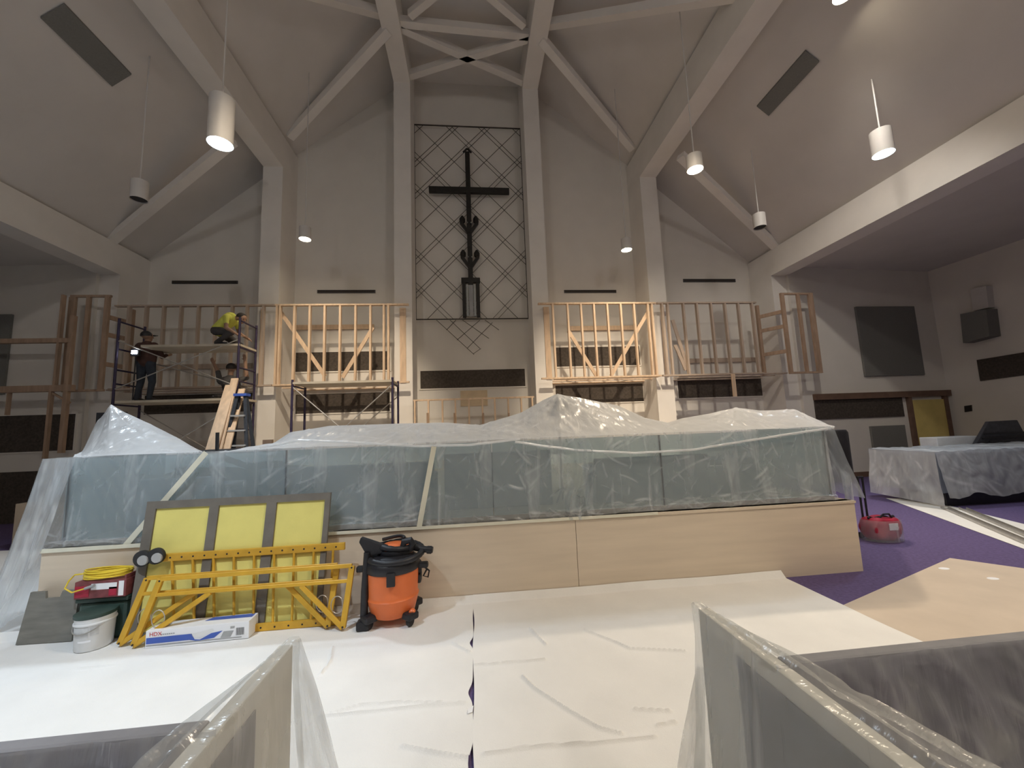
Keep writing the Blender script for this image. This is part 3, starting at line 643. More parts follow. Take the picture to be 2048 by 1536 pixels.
# brown framing at the far left
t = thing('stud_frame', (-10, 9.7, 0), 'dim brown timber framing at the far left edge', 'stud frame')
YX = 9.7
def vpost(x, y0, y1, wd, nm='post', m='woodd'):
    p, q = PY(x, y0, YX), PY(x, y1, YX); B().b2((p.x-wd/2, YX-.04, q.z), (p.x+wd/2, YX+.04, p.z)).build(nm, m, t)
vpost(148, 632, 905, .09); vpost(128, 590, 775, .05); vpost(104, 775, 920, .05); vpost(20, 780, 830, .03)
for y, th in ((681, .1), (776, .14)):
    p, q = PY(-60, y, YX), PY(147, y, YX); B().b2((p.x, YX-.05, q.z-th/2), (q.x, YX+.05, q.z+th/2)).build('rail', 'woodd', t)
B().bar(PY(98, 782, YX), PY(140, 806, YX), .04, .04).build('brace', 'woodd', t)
a, b_, c, d = wall_rect(-40, 630, 20, 790, YR)
tag(B().b2((a, YR-.055, c), (b_, YR-.006, d)).build('acoustic_panel', 'panel'), 'dark panel cut by the left edge of the picture', 'panel')
tag(B().b2((-12.9, YR-.04, 0), (PY(78, 980, YR).x, YR-.006, 1.15)).build('shade_panel', 'slot'), 'dark panel standing in for shade on the low far left wall behind the plastic', 'shade panel')  # dark sheet put where the low wall lies in shade

# ================================================================== SCAFFOLDS
def scaffold(label, xl, xr, yn, yf, zb, zt, planks, rungs_l, braces, top=True):
    t = thing('scaffold', ((xl+xr)/2, (yn+yf)/2, zb), label, 'scaffold')
    for x in (xl, xr):
        for y in (yn, yf): B().cyl((x, y, zb), (x, y, zt), .024).build('post', 'steel', t)
        for z in rungs_l: B().cyl((x, yn, z), (x, yf, z), .018).build('rung', 'steel', t)
    for y, a, b_ in braces:
        B().cyl((xl, y, a), (xr, y, b_), .012, n=8).build('cross_brace', 'galv', t)
    for z, x0, x1 in planks:
        B().b2((x0, yn-.02, z-.045), (x1, (yn+yf)/2-.01, z)).build('plank', 'plank', t)
        B().b2((x0, (yn+yf)/2, z-.045), (x1, yf+.02, z)).build('plank', 'plank', t)
    return t
YA, YZ = 8.7, 9.35
xa, xb = PY(234, 700, YA).x, PY(475, 760, YA).x
zu, zl = PY(370, 689, YA).z, PY(345, 799, YA).z
scaffold('tall dark scaffold on the left carrying the workers', xa, xb, YA, YZ, HS, PY(240, 637, YA).z, [(zu, xa+.45, xb+.02), (zl, xa+.05, xb+.05)], (1.1, 1.5, 1.9, zl-.07, zl+.35, zu-.5, zu-.07, zu+.5),
         [(YA, zu-.9, zu+.1), (YA, zu+.1, zu-.9), (YA, HS+.2, zl-.15), (YZ, zl-.15, HS+.2), (YZ, zu-.2, zl+.25)])
xa2, xb2 = PY(584, 800, YA).x, PY(785, 800, YA).x
zp = PY(680, 762, YA).z
scaffold('low scaffold with a bare plank deck and crossed braces', xa2, xb2, YA, YZ, HS, zp+.05, [(zp, xa2, xb2)], (1.25, 1.7, zp-.08), [(YA, zp-.1, HS+.15), (YA, HS+.15, zp-.1), (YZ, HS+.1, zp-.3)])
# leaning boards, step ladder
for (a, c, wd), lb in ((((424, 897), (462, 770), .2), 'widest pine board leaning on the tall scaffold'), (((437, 897), (470, 757), .13), 'second pine board leaning behind the widest one'), (((455, 892), (484, 778), .12), 'narrow pine board leaning nearest the step ladder')):
    k_ = .1*('second' in lb)+.2*('narrow' in lb)
    p, q = PY(*a, 7.9+k_), PY(*c, 8.5+k_*.4)
    d = (p-q).normalized(); p = p+d*((p.z-HS)/-d.z) if d.z < 0 else p
    p.z = max(p.z, HS+.005)
    tag(B().bar(p, q, wd, .03, up=(0, -1, .3)).build('leaning_board', 'wood'), lb, 'board')
t = thing('step_ladder', (PY(478, 880, 8.35).x, 8.35, HS), 'blue step ladder standing by the leaning boards', 'ladder')
ap = PY(484, 792, 8.35)
for x, y in ((-.3, -.25), (.3, -.25), (-.28, .2), (.28, .2)):
    B().bar((ap.x+x, 8.35+y, HS), (ap.x+x*.25, 8.35+y*.1, ap.z), .06, .03).build('rail', 'navy', t)
for i in range(5):
    z = lerp(HS, ap.z, .14+.16*i); f = 1-.75*(.14+.16*i)
    B().b2((ap.x-.3*f, 8.35-.26*f-.03, z-.015), (ap.x+.3*f, 8.35-.26*f+.05, z+.015)).build('tread', 'grey', t)
B().box((ap.x, 8.35, ap.z+.02), (.24, .16, .05)).build('top_cap', 'blue', t)

# ================================================================== PEOPLE
def body(name, loc, label, limbs, matkeys, voxel=.011):
    """limbs: (p, q, r0, r1, material index); capsules fused by a voxel remesh into one skin"""
    b = bmesh.new()
    for p, q, r0, r1, mi in limbs:
        p, q = Vector(p), Vector(q); d = q-p; n = max(3, int(d.length/.02)+2)
        for i in range(n):
            s_ = i/(n-1); bmesh.ops.create_icosphere(b, subdivisions=2, radius=lerp(r0, r1, s_), matrix=Matrix.Translation(p+d*s_))
    me = bpy.data.meshes.new('tmp'); b.to_mesh(me); b.free()
    ob = bpy.data.objects.new('tmp', me); COL.objects.link(ob)
    md = ob.modifiers.new('r', 'REMESH'); md.mode = 'VOXEL'; md.voxel_size = voxel
    sm = ob.modifiers.new('s', 'SMOOTH'); sm.factor = .5; sm.iterations = 2
    dg = bpy.context.evaluated_depsgraph_get(); me2 = bpy.data.meshes.new_from_object(ob.evaluated_get(dg))
    bpy.data.objects.remove(ob); bpy.data.meshes.remove(me); me2.name = name
    for k_ in matkeys: me2.materials.append(M[k_])
    me2.transform(Matrix.Translation(-Vector(loc)))
    L_ = [(Vector(p)-Vector(loc), Vector(q)-Vector(loc), r0, r1, mi) for p, q, r0, r1, mi in limbs]
    for f in me2.polygons:
        c = f.center; best = 9; bi = 0
        for p, q, r0, r1, mi in L_:
            ab = q-p; s_ = max(0, min(1, (c-p).dot(ab)/max(ab.length_squared, 1e-9))); d = (c-(p+ab*s_)).length-lerp(r0, r1, s_)
            if d < best: best = d; bi = mi
        f.material_index = bi; f.use_smooth = True
    o = bpy.data.objects.new(name, me2); COL.objects.link(o); o.location = loc
    return tag(o, label, 'person')
def hand(L, w, d, side, mi, curl=.4):
    """palm and five fingers from wrist w along d; side = thumb direction"""
    w, d, side = Vector(w), Vector(d).normalized(), Vector(side); side = (side-d*side.dot(d)).normalized(); n = d.cross(side)
    L.append((w, w+d*.06, .026, .03, mi))
    for i, ln in enumerate((.07, .08, .075, .06)):
        a = w+d*.08+side*(.03-.02*i); m_ = a+d*ln*.5+n*curl*.01; e = m_+(d*cos(curl)+n*sin(curl))*ln*.5
        L.append((a-d*.02, m_, .0105, .010, mi)); L.append((m_, e, .010, .008, mi))
    a = w+d*.03+side*.025; L.append((a, a+(d*.6+side*.8)*.05, .012, .010, mi))
def head(L, c, f, mi_skin):
    """skull, jaw, nose, ears; f = facing"""
    c, f = Vector(c), Vector(f).normalized(); s_ = f.cross(Vector((0, 0, 1))).normalized(); u = s_.cross(f)
    L.append((c-f*.015+u*.025, c+f*.015+u*.02, .088, .085, mi_skin)); L.append((c+f*.03-u*.03, c+f*.045-u*.07, .06, .042, mi_skin))
    L.append((c+f*.09+u*.005, c+f*.11-u*.02, .012, .016, mi_skin))
    for e in (-1, 1): L.append((c+s_*e*.088, c+s_*e*.092-u*.03, .018, .012, mi_skin))
    return f, s_, u
def face_bits(o, c, f, hair=True, cap=None):
    c, f = Vector(c), Vector(f).normalized(); s_ = f.cross(Vector((0, 0, 1))).normalized(); u = s_.cross(f)
    for e in (-1, 1): B().lathe([(.001, -.011), (.011, 0), (.001, .011)], c+f*.088+s_*e*.032+u*.012, 8).build('eye', 'hair', o, smooth=True)
    B().box(c+f*.083-u*.055, (.04, .012, .008), Matrix((s_, f, u)).transposed()).build('mouth', 'maroon', o)
    R = Matrix((s_, f, u)).transposed()
    pr = [(.098*cos(a)+.002, .1*sin(a)) for a in [radians(v) for v in range(-10, 91, 10)]]
    B().lathe(pr, c-f*.018+u*.022, 20, R).build('cap' if cap else 'hair', cap or 'hair', o, smooth=True)
    if cap: B().box(c+f*.12+u*.03, (.13, .09, .012), R).build('cap_brim', cap, o)
# crouching worker in yellow on the top planks
Yc = 9.0
def G(x, y, Y=Yc): return PY(x, y, Y)
z0 = zu
hip = G(437, 661); sh = G(461, 636); hd = G(483, 637); L = []
f = Vector((.85, -.25, -.45)); head(L, hd, f, 0)
L.append((sh+Vector((.02, 0, .02)), hd+Vector((-.05, 0, 0)), .05, .05, 0))
L.append((hip, sh, .13, .13, 1)); L.append((hip+Vector((0, -.06, .02)), sh+Vector((0, -.12, -.03)), .1, .09, 1)); L.append((hip+Vector((0, .06, .02)), sh+Vector((0, .12, -.03)), .1, .09, 1))
for e in (-1, 1):
    s0 = sh+Vector((.02, e*.18, -.03)); el = s0+Vector((.04, e*.06, -.25)); wr = el+Vector((.18, -.04*e, -.12))
    L += [(s0, s0.lerp(el, .55), .058, .05, 1), (s0.lerp(el, .5), el, .045, .04, 0), (el, wr, .04, .028, 0)]
    hand(L, wr, (.8, 0, -.5), (0, -e, .3), 0)
    h0 = hip+Vector((0, e*.09, -.03)); kn = Vector((hip.x+.36, Yc+e*.17, z0+.28 if e < 0 else z0+.07)); an = Vector((hip.x+(.06 if e < 0 else -.1), Yc+e*.15, z0+.07))
    L += [(h0, kn, .10, .068, 2), (kn, an, .066, .045, 2), (an-Vector((0, 0, .02)), an+Vector((.2, 0, -.03)), .042, .036, 3)]
o = body('person', (hip.x, Yc, z0), 'worker in a yellow shirt crouching on the top scaffold planks, bent forward', L, ['skin', 'shirt', 'jeans', 'black'])
face_bits(o, hd, f)
# standing worker at the left end
Ys_ = 9.05
ft = PY(287, 800, Ys_).x; zf = zl; sc = (PY(288, 664, Ys_).z-zf)/1.72
def S(x, y, z): return Vector((ft+x*sc, Ys_+y*sc, zf+z*sc))
L = []; hd2 = S(.0, -.02, 1.60); f2 = Vector((.4, .9, .1)); head(L, hd2, f2, 0)
L += [(S(0, 0, 1.42), S(0, 0, 1.52), .052, .05, 0), (S(0, 0, 1.0), S(0, 0, 1.32), .135, .15, 1), (S(-.1, 0, 1.02), S(-.15, 0, 1.36), .1, .09, 1), (S(.1, 0, 1.02), S(.15, 0, 1.36), .1, .09, 1)]
for e in (-1, 1):
    s0 = S(e*.2, 0, 1.36); el = S(e*.27, .12, 1.12); wr = S(e*.2, .34, 1.2)
    L += [(s0, el, .062, .05, 1), (el, wr, .048, .035, 1)]; hand(L, wr, (0, 1, .2), (-e, 0, .3), 0, .9)
    h0 = S(e*.09, 0, .95); kn = S(e*.13-.04, .1, .5); an = S(e*.14, -.03, .08)
    L += [(h0, kn, .10, .068, 2), (kn, an, .066, .048, 2), (an, an+Vector((.02, .17, -.03)), .045, .036, 3)]
o = body('person', (ft, Ys_, zf), 'worker in dark brown jacket standing at the left end of the tall scaffold', L, ['skin', 'brown', 'navy', 'black'])
face_bits(o, hd2, f2, cap='black')
# kneeling worker reaching up, lower planks
Yk = 9.15
hk = PY(463, 737, Yk); L = []; fk = Vector((-.35, .9, .25)); head(L, hk, fk, 0)
nk = PY(461, 752, Yk); ch = PY(458, 764, Yk); hp = Vector((ch.x+.02, Yk, zl+.42))
L += [(nk+Vector((0, 0, -.03)), hk, .05, .05, 0), (hp, ch, .13, .14, 1), (hp+Vector((-.08, 0, 0)), ch+Vector((-.15, 0, .02)), .09, .085, 1), (hp+Vector((.08, 0, 0)), ch+Vector((.15, 0, .02)), .09, .085, 1)]
sl = ch+Vector((-.19, 0, .03)); el = PY(436, 744, Yk); wr = PY(428, 728, Yk)
L += [(sl, el, .06, .05, 1), (el, wr, .045, .03, 0)]; hand(L, wr, wr-el, (1, 0, 0), 0, .3)
sr = ch+Vector((.19, 0, .03)); er = sr+Vector((.14, .06, .06)); wr2 = PY(490, 722, Yk)
L += [(sr, er, .06, .05, 1), (er, wr2, .045, .03, 0)]; hand(L, wr2, wr2-er, (-1, 0, 0), 0, .3)
for e in (-1, 1):
    h0 = hp+Vector((e*.09, 0, 0)); kn = Vector((hp.x+e*.12, Yk+.18, zl+.075)); an = Vector((hp.x+e*.12, Yk-.24, zl+.06))
    L += [(h0, kn, .10, .07, 2), (kn, an, .065, .045, 2), (an, an+Vector((0, -.1, -.01)), .042, .034, 3)]
o = body('person', (hp.x, Yk, zl), 'worker in a charcoal tee kneeling on the lower planks with arms raised', L, ['skin', 'tee', 'jeans', 'black'])
face_bits(o, hk, fk)
# work light the standing man holds
p = PY(268, 704, 8.75); t = thing('work_light', p, 'small bright white work light clipped beside the standing worker', 'light')
B().box(p+Vector((0, .04, 0)), (.16, .06, .16)).build('housing', 'black', t, bevel=.01); B().box(p+Vector((0, .005, 0)), (.10, .012, .07)).build('led', 'led', t)
B().cyl(p+Vector((0, .05, -.08)), (p.x, p.y+.05, zl+.02), .012).build('stem', 'black', t)

# ================================================================== CROSS
YC = YW-.12
t = thing('cross_artwork', (CX, YC, 4.9), 'tall wall artwork of a dark metal cross on a wire lattice', 'cross')
TL, TR, BL, BR = (PY(830, 250, YC), PY(1042, 257, YC), PY(830, 638, YC), PY(1055, 638, YC))
fx0, fx1, fz0, fz1 = (TL.x+BL.x)/2, (TR.x+BR.x)/2, (BL.z+BR.z)/2, (TL.z+TR.z)/2
for a, c in (((fx0, fz0), (fx1, fz0)), ((fx0, fz1), (fx1, fz1)), ((fx0, fz0), (fx0, fz1)), ((fx1, fz0), (fx1, fz1))):
    B().bar((a[0], YC, a[1]), (c[0], YC, c[1]), .03, .03).build('frame_rod', 'lattice', t)
def clip(x0, z0, dx, dz, zmin, zmax):
    a0, a1 = -99, 99
    for o_, d_, lo, hi in ((x0, dx, fx0, fx1), (z0, dz, zmin, zmax)):
        t0, t1 = (lo-o_)/d_, (hi-o_)/d_; a0 = max(a0, min(t0, t1)); a1 = min(a1, max(t0, t1))
    return (a0, a1) if a1-a0 > .15 else None
cxm = (fx0+fx1)/2; sp = 1.02
for sg in (-1, 1):
    for i in range(-8, 10):
        for dd in ((0,) if i % 3 == 1 else (-.06, .06)):
            z0_ = fz0+.35+i*sp+dd*1.4; c_ = clip(cxm, z0_, 1, sg*1.04, fz0, fz1)
            if c_:
                a, e = c_; B().bar((cxm+a, YC+.015*sg, z0_+sg*1.04*a), (cxm+e, YC+.015*sg, z0_+sg*1.04*e), .012, .012).build('lattice_wire', 'lattice', t)
for a, c in (((873, 640), (948, 709)), ((900, 640), (960, 697)), ((925, 640), (978, 677)), ((970, 640), (998, 660)), ((893, 660), (912, 640)), ((914, 680), (960, 640)), ((934, 697), (985, 645)), ((946, 708), (962, 697))):
    B().bar(PY(*a, YC), PY(*c, YC), .014, .014).build('lattice_wire', 'lattice', t)
def CP(x, y): return PY(x, y, YC-.08)
ct, cb = CP(936, 305), CP(940, 570); xc_ = (ct.x+cb.x)/2
B().b2((xc_-.07, YC-.14, cb.z), (xc_+.07, YC-.04, ct.z)).build('upright', 'bronze', t, bevel=.01)
za = CP(938, 382).z
B().b2((CP(858, 382).x, YC-.15, za-.09), (CP(1018, 382).x, YC-.04, za+.09)).build('crossbar', 'bronze', t, bevel=.01)
B().bar((xc_-.12, YC-.1, CP(936, 306).z), (xc_, YC-.1, CP(936, 298).z), .03, .05).build('tip', 'bronze', t); B().bar((xc_+.12, YC-.1, CP(936, 306).z), (xc_, YC-.1, CP(936, 298).z), .03, .05).build('tip', 'bronze', t)
for y in (440, 508):                                     # two leaf-like wings on the shaft
    z = CP(939, y).z
    for e in (-1, 1):
        B().bar((xc_+e*.02, YC-.1, z-.42), (xc_+e*.24, YC-.1, z-.1), .1, .08).build('leaf', 'bronze', t)
        B().lathe([(.02, -.12), (.08, -.06), (.085, .04), (.03, .13)], (xc_+e*.2, YC-.1, z-.02), 12).build('bud', 'bronze', t, smooth=True)
        B().lathe([(.01, -.025), (.03, 0), (.01, .025)], (xc_+e*.06, YC-.18, z-.13), 8).build('stud_bead', 'silver', t, smooth=True)
zt_, zb_ = CP(942, 560).z, CP(943, 635).z
B().b2((xc_-.27, YC-.15, zt_-.1), (xc_+.27, YC-.05, zt_+.05)).build('cup_rim', 'bronze', t, bevel=.01)
for e in (-1, 1):
    B().b2((xc_+e*.2-.05, YC-.14, zb_), (xc_+e*.2+.05, YC-.05, zt_)).build('cup_bar', 'bronze', t); B().b2((xc_+e*.105-.03, YC-.12, zb_+.03), (xc_+e*.105+.03, YC-.06, zt_-.15)).build('cup_bar', 'silver', t)
B().b2((xc_-.06, YC-.1, zb_+.03), (xc_+.06, YC-.06, zt_-.1)).build('cup_core', 'grey', t)

# ================================================================== TOOLS IN FRONT OF THE STAGE
# leaning framed yellow panel
P00, P10 = PZ(285, 1262, .02), PZ(640, 1238, .02)
yb_ = 3.92
bl = Vector((-2.96, yb_, .02)); br = Vector((-1.385, yb_, .02)); tl = Vector((-2.98, YS-.045, 1.13)); tr = Vector((-1.365, YS-.045, 1.13))
t = thing('framed_panel', (-2.2, yb_, 0), 'grey framed board with three yellow bays leaning on the stage', 'panel')
def LP(u, v, off=0.):
    n = (tl-bl).cross(br-bl).normalized(); n = n if n.y < 0 else -n
    return bl.lerp(br, u).lerp(tl.lerp(tr, u), v)+n*off
def lean_q(u0, v0, u1, v1, off, th, nm, m):
    P = [LP(u0, v0, off), LP(u1, v0, off), LP(u1, v1, off), LP(u0, v1, off)]; n = LP(0, 0, 1)-LP(0, 0, 0)
    B().prism(P, n*th).build(nm, m, t)
for u0, u1 in ((.05, .335), (.385, .645), (.70, .97)): lean_q(u0, .04, u1, .94, 0, .012, 'yellow_bay', 'yelpan')
for u0, u1 in ((0, .05), (.335, .385), (.645, .70), (.97, 1)): lean_q(u0, 0, u1, 1, 0, .028, 'stile', 'greyfr')
lean_q(.05, .94, .335, 1, 0, .028, 'rail', 'greyfr'); lean_q(.385, .94, .645, 1, 0, .028, 'rail', 'greyfr'); lean_q(.70, .94, .97, 1, 0, .028, 'rail', 'greyfr')
for u0, u1 in ((.05, .335), (.385, .645), (.70, .97)): lean_q(u0, 0, u1, .04, 0, .028, 'rail', 'greyfr')
# yellow ladder rail leaning in front of it
t = thing('scaffold_rail', (-2.0, 3.87, 0), 'yellow perforated scaffold rail with thin rungs lying on its side', 'scaffold part')
lt0, lt1 = PY(327, 1113, 3.98), PY(690, 1094, 3.98); lb0, lb1 = Vector((-2.62, 3.865, .05)), Vector((-1.2, 3.865, .05))
lt1.z = lt0.z = (lt0.z+lt1.z)/2
B().bar(lt0, lt1, .03, .065, up=(0, 0, 1)).build('top_rail', 'yel', t, bevel=.004); B().bar(lb0, lb1, .03, .06).build('bottom_rail', 'yel', t, bevel=.004)
n_ = 9
for i in range(n_):
    f_ = (i+.4)/n_; B().cyl(lb0.lerp(lb1, f_), lt0.lerp(lt1, f_), .011, n=8).build('rung', 'yel', t)
for i in range(16):
    f_ = (i+.7)/16.5; c = lt0.lerp(lt1, f_); B().cyl(c-Vector((0, .0165, 0)), c-Vector((0, .0145, 0)), .008, n=8).build('hole', 'black', t)
for i in range(12):
    f_ = (i+.7)/12.5; c = lb0.lerp(lb1, f_); B().cyl(c-Vector((0, .0165, 0)), c-Vector((0, .0145, 0)), .008, n=8).build('hole', 'black', t)
for i, (px_, py_) in enumerate(((285, 1117), (313, 1112))):
    c = PY(px_, py_, 3.93); cw = B().lathe([(.02, -.022), (.05, -.022), (.068, -.014), (.068, .014), (.05, .022), (.02, .022)], c, 20, Matrix.Rotation(pi/2, 3, 'X')).build('caster', 'rubber', t, smooth=True)
    B().lathe([(.001, -.03), (.04, -.028), (.045, .0), (.04, .028), (.001, .03)], c+Vector((.02, -.004, -.01)), 14, Matrix.Rotation(pi/2, 3, 'X')).build('wheel_wrap', 'film2', cw, smooth=True)
    B().bar(c, lt0.lerp(Vector((lt0.x, 3.98, lt0.z)), 1), .05, .02).build('caster_fork', 'galv', t)
# two yellow end frames
def end_frame(label, o, s_):
    t = thing('trestle', (-2.0+o, 3.82-s_, 0), label, 'trestle', 'yellow trestle frames')
    p = lambda x, z: Vector((x+o, 3.78-s_+z*.16, z+.022))
    A, Bq, C, D = p(-2.88, .02), p(-2.76, .50), p(-1.20, .50), p(-1.25, .02)
    A2, D2 = p(-2.80, .38), p(-1.21, .38)
    def br_(a, c, nm, w_=.05, h_=.03): B().bar(a, c, h_, w_, up=(0, -.95, .3)).build(nm, 'yel', t, bevel=.005)
    B().bar(A, Bq, .048, .03, up=(0, -1, .3)).build('upright', 'yel', t, bevel=.005); B().bar(D, C, .048, .03, up=(0, -1, .3)).build('upright', 'yel', t, bevel=.005)
    B().bar(Bq, C, .036, .03, up=(0, -1, .3)).build('top_tube', 'yel', t, bevel=.005); B().bar(A2, D2, .03, .026, up=(0, -1, .3)).build('lower_tube', 'yel', t, bevel=.005)
    B().bar(A, p(-2.35, .37), .04, .026, up=(0, -1, .3)).build('knee_brace', 'yel', t, bevel=.005); B().bar(D, p(-1.62, .37), .04, .026, up=(0, -1, .3)).build('knee_brace', 'yel', t, bevel=.005)
    for x in (-2.73, -1.31):
        c = p(x, .2); B().tube([c+Vector((.05*cos(a*.4), 0, .07*sin(a*.4))) for a in range(16)], .004, 6, closed=True).build('pin_ring', 'galv', t)
    for q in (A, Bq, C, D): B().cyl(q+Vector((0, -.010, .012 if q.z < .2 else -.012)), q+Vector((0, -.019, .012 if q.z < .2 else -.012)), .008, n=8).build('bolt', 'black', t)
end_frame('yellow steel trestle frame leaning nearest the framed panel', -.03, .0)
end_frame('yellow steel trestle frame in front, just behind the white carton', .11, .05)
# white lamp carton
b0, b1 = PZ(289, 1304), PZ(497, 1282); ux = (b1-b0).normalized(); uy = Vector((-ux.y, ux.x, 0)); Lb = (b1-b0).length; Hb, Db = .135, .16
b0 = b0+Vector((0, 0, .022))
t = thing('lamp_carton', b0+ux*Lb/2+uy*Db/2, 'long white and blue cardboard carton on the drop cloth', 'box')
R = Matrix((ux, uy, Vector((0, 0, 1)))).transposed()
B().box(b0+ux*Lb/2+uy*Db/2+Vector((0, 0, Hb/2)), (Lb, Db, Hb), R).build('carton', 'card', t, bevel=.003)
def fp(poly, nm, m, top=False, off=.0015):
    P = [(b0+ux*u*Lb+(uy*v*Db+Vector((0, 0, Hb+off)) if top else Vector((0, 0, v*Hb))-uy*off)) for u, v in poly]
    B().prism(P, (Vector((0, 0, .0005)) if top else -uy*.0005)).build(nm, m, t)
fp([(.01, .26), (.42, .26), (.48, .18), (.52, .17), (.66, .24), (.74, .60), (.63, .52), (.55, .30), (.52, .22), (.47, .26), (.44, .60), (.01, .60)], 'blue_print', 'blue')
fp([(.01, .13), (.93, .10), (.93, .16), (.01, .20)], 'grey_line', 'grey')
fp([(.42, .62), (.46, .38), (.52, .30), (.66, .66), (.64, .78), (.47, .60)], 'lamp_picture', 'white')
fp([(.72, .20), (.82, .20), (.85, .55), (.75, .55)], 'grey_print', 'grey')
for i in range(9): fp([(.875+.009*i, .25), (.879+.009*i, .25), (.879+.009*i, .68), (.875+.009*i, .68)], 'barcode_bar', 'black')
fp([(.815, .66), (.855, .68), (.86, .80), (.815, .80)], 'grey_print', 'grey')
for i in range(7): fp([(.14+.02*i, .70), (.155+.02*i, .70), (.155+.02*i, .76), (.14+.02*i, .76)], 'small_print', 'red' if i < 0 else 'grey')
fp([(.5, .55), (.98, .5), (.98, .9), (.55, .9)], 'blue_print', 'blue', True)
fp([(.06, .3), (.16, .3), (.16, .7), (.06, .7)], 'grey_print', 'grey', True)
def text(body_, size, origin, xdir, up, m, parent, name):
    cu = bpy.data.curves.new('txt', 'FONT'); cu.body = body_; cu.size = size; cu.extrude = .0004
    ob = bpy.data.objects.new('txt', cu); COL.objects.link(ob)
    dg = bpy.context.evaluated_depsgraph_get(); dg.update(); me = bpy.data.meshes.new_from_object(ob.evaluated_get(dg)); bpy.data.objects.remove(ob)
    z_ = Vector(xdir).cross(Vector(up)); Mx = Matrix((Vector(xdir), Vector(up), z_)).transposed().to_4x4(); Mx.translation = Vector(origin)-root_loc(parent)
    me.transform(Mx); me.materials.append(M[m]); o = bpy.data.objects.new(name, me); COL.objects.link(o); o.parent = parent; return o
text('HDX', .042, b0+ux*.035*Lb+Vector((0, 0, Hb*.68))-uy*.002, ux, (0, 0, 1), 'red', t, 'red_lettering')
# bucket, tub, box, cord
c = PZ(187, 1297); c.z = .022
t = thing('paint_bucket', c, 'white plastic bucket standing on the drop cloth by the yellow trestles', 'bucket')
B().lathe([(.112, 0), (.117, .008), (.126, .24), (.128, .25), (.12, .25)], c, 30).build('pail', 'white', t, smooth=True)
B().lathe([(.128, .195), (.132, .2), (.132, .21), (.128, .215)], c, 30).build('rim', 'white', t, smooth=True)
B().lathe([(.13, .248), (.134, .255), (.134, .275), (.10, .285), (.02, .287)], c, 30).build('bucket_lid', 'green', t, smooth=True)
B().tube([c+Vector((.131*cos(a), .131*sin(a), .2-.06*sin((a-3.4)/2.4*pi))) for a in [3.4+2.4*i/14 for i in range(15)]], .004, 6).build('bail', 'galv', t)
for a0, a1, z0_, z1_, m in ((-2.2, -1.2, .11, .19, 'grey2'), (-1.1, -.7, .12, .2, 'grey2'), (-1.75, -1.05, .075, .09, 'card')):  # grey patches are print; the white strip is a painted highlight
    B().grid(lambda u, v: c+Vector(((.1175+.0375*lerp(z0_, z1_, v)+.0015)*cos(lerp(a0, a1, u)), (.1175+.0375*lerp(z0_, z1_, v)+.0015)*sin(lerp(a0, a1, u)), lerp(z0_, z1_, v))), 12, 2).build('print_or_glint', m, t, smooth=True)
tx0, tx1 = -3.40, -2.985
t = thing('storage_tub', ((tx0+tx1)/2, 4.02, .022), 'dark green plastic tub behind the white bucket', 'tub')
B().b2((tx0+.015, 3.94, .022), (tx1-.01, 4.10, .33)).build('tub_body', 'green', t, bevel=.03)
B().b2((tx0, 3.925, .33), (tx1, 4.115, .372)).build('tub_lid', 'green', t, bevel=.012)
Rz = Matrix.Rotation(radians(0), 3, 'Z'); c3 = Vector(((tx0+tx1)/2, 4.005, .373))
t = thing('red_carton', c3, 'dark red carton with white label on the green tub', 'box')
B().box(c3+Vector((0, 0, .07)), (.40, .20, .14), Rz).build('carton', 'maroon', t, bevel=.004)
for u, v, sw, sh_, m in ((.03, .095, .2, .05, 'card'), (.165, .07, .04, .12, 'card'), (-.14, .06, .11, .09, 'redc'), (.10, .05, .06, .07, 'redc')):
    B().box(c3+Rz @ Vector((u, -.1015, v)), (sw, .002, sh_), Rz).build('print_or_glint', m, t)
B().box(c3+Rz @ Vector((.19, .0, .15)), (.012, .19, .05), Rz).build('flap', 'maroon', t)
cc = c3+Vector((-.02, -.01, .142)); pts = []
rr = random.Random(3)
for i in range(11*30):
    a = i/30*2*pi; k_ = i/330
    pts.append(cc+Vector(((.18+.03*rr.uniform(-.2, .2)+.018*sin(i*.21))*cos(a), (.085+.012*sin(i*.17))*sin(a), .012+.055*k_+.012*sin(a*.5+i*.01))))
pts += [cc+Vector((-.22, -.05, .05)), cc+Vector((-.245, -.07, .01)), cc+Vector((-.24, -.105, -.04)), cc+Vector((-.18, -.11, -.075)), cc+Vector((-.08, -.11, -.05))]
t = thing('extension_cord', cc, 'coiled yellow extension cord lying on the red carton', 'cord')
B().tube(pts, .0065, 6).build('coil', 'cord', t, smooth=True); B().cyl(pts[-1], pts[-1]+Vector((.07, 0, .02)), .012).build('plug', 'grey', t)
# grey case with a hand slot, dark bag behind
p0, p1 = PZ(30, 1296), PZ(142, 1288); ux2 = (p1-p0).normalized(); uy2 = Vector((-ux2.y, ux2.x, 0)); W_ = (p1-p0).length
t = thing('grey_case', p0+ux2*W_/2, 'grey weathered case with a hand slot at the far left', 'case')
tilt = .12; Hh = .40
def cp(u, z, o_=0.): return p0+ux2*u+uy2*(tilt*z+o_)+Vector((0, 0, .022+z))
cu_, hw = W_*.5, .07
out = [cp(0, 0), cp(W_, 0), cp(W_-.01, Hh), cp(cu_+hw, Hh), cp(cu_+hw*.8, Hh-.055), cp(cu_-hw*.8, Hh-.055), cp(cu_-hw, Hh), cp(.03, Hh)]
B().prism(out, uy2*.02).build('front_board', 'crate', t)
B().prism([cp(0, 0, .2), cp(W_, 0, .2), cp(W_-.01, Hh*.95, .2), cp(.03, Hh*.95, .2)], uy2*.02).build('back_board', 'crate', t)
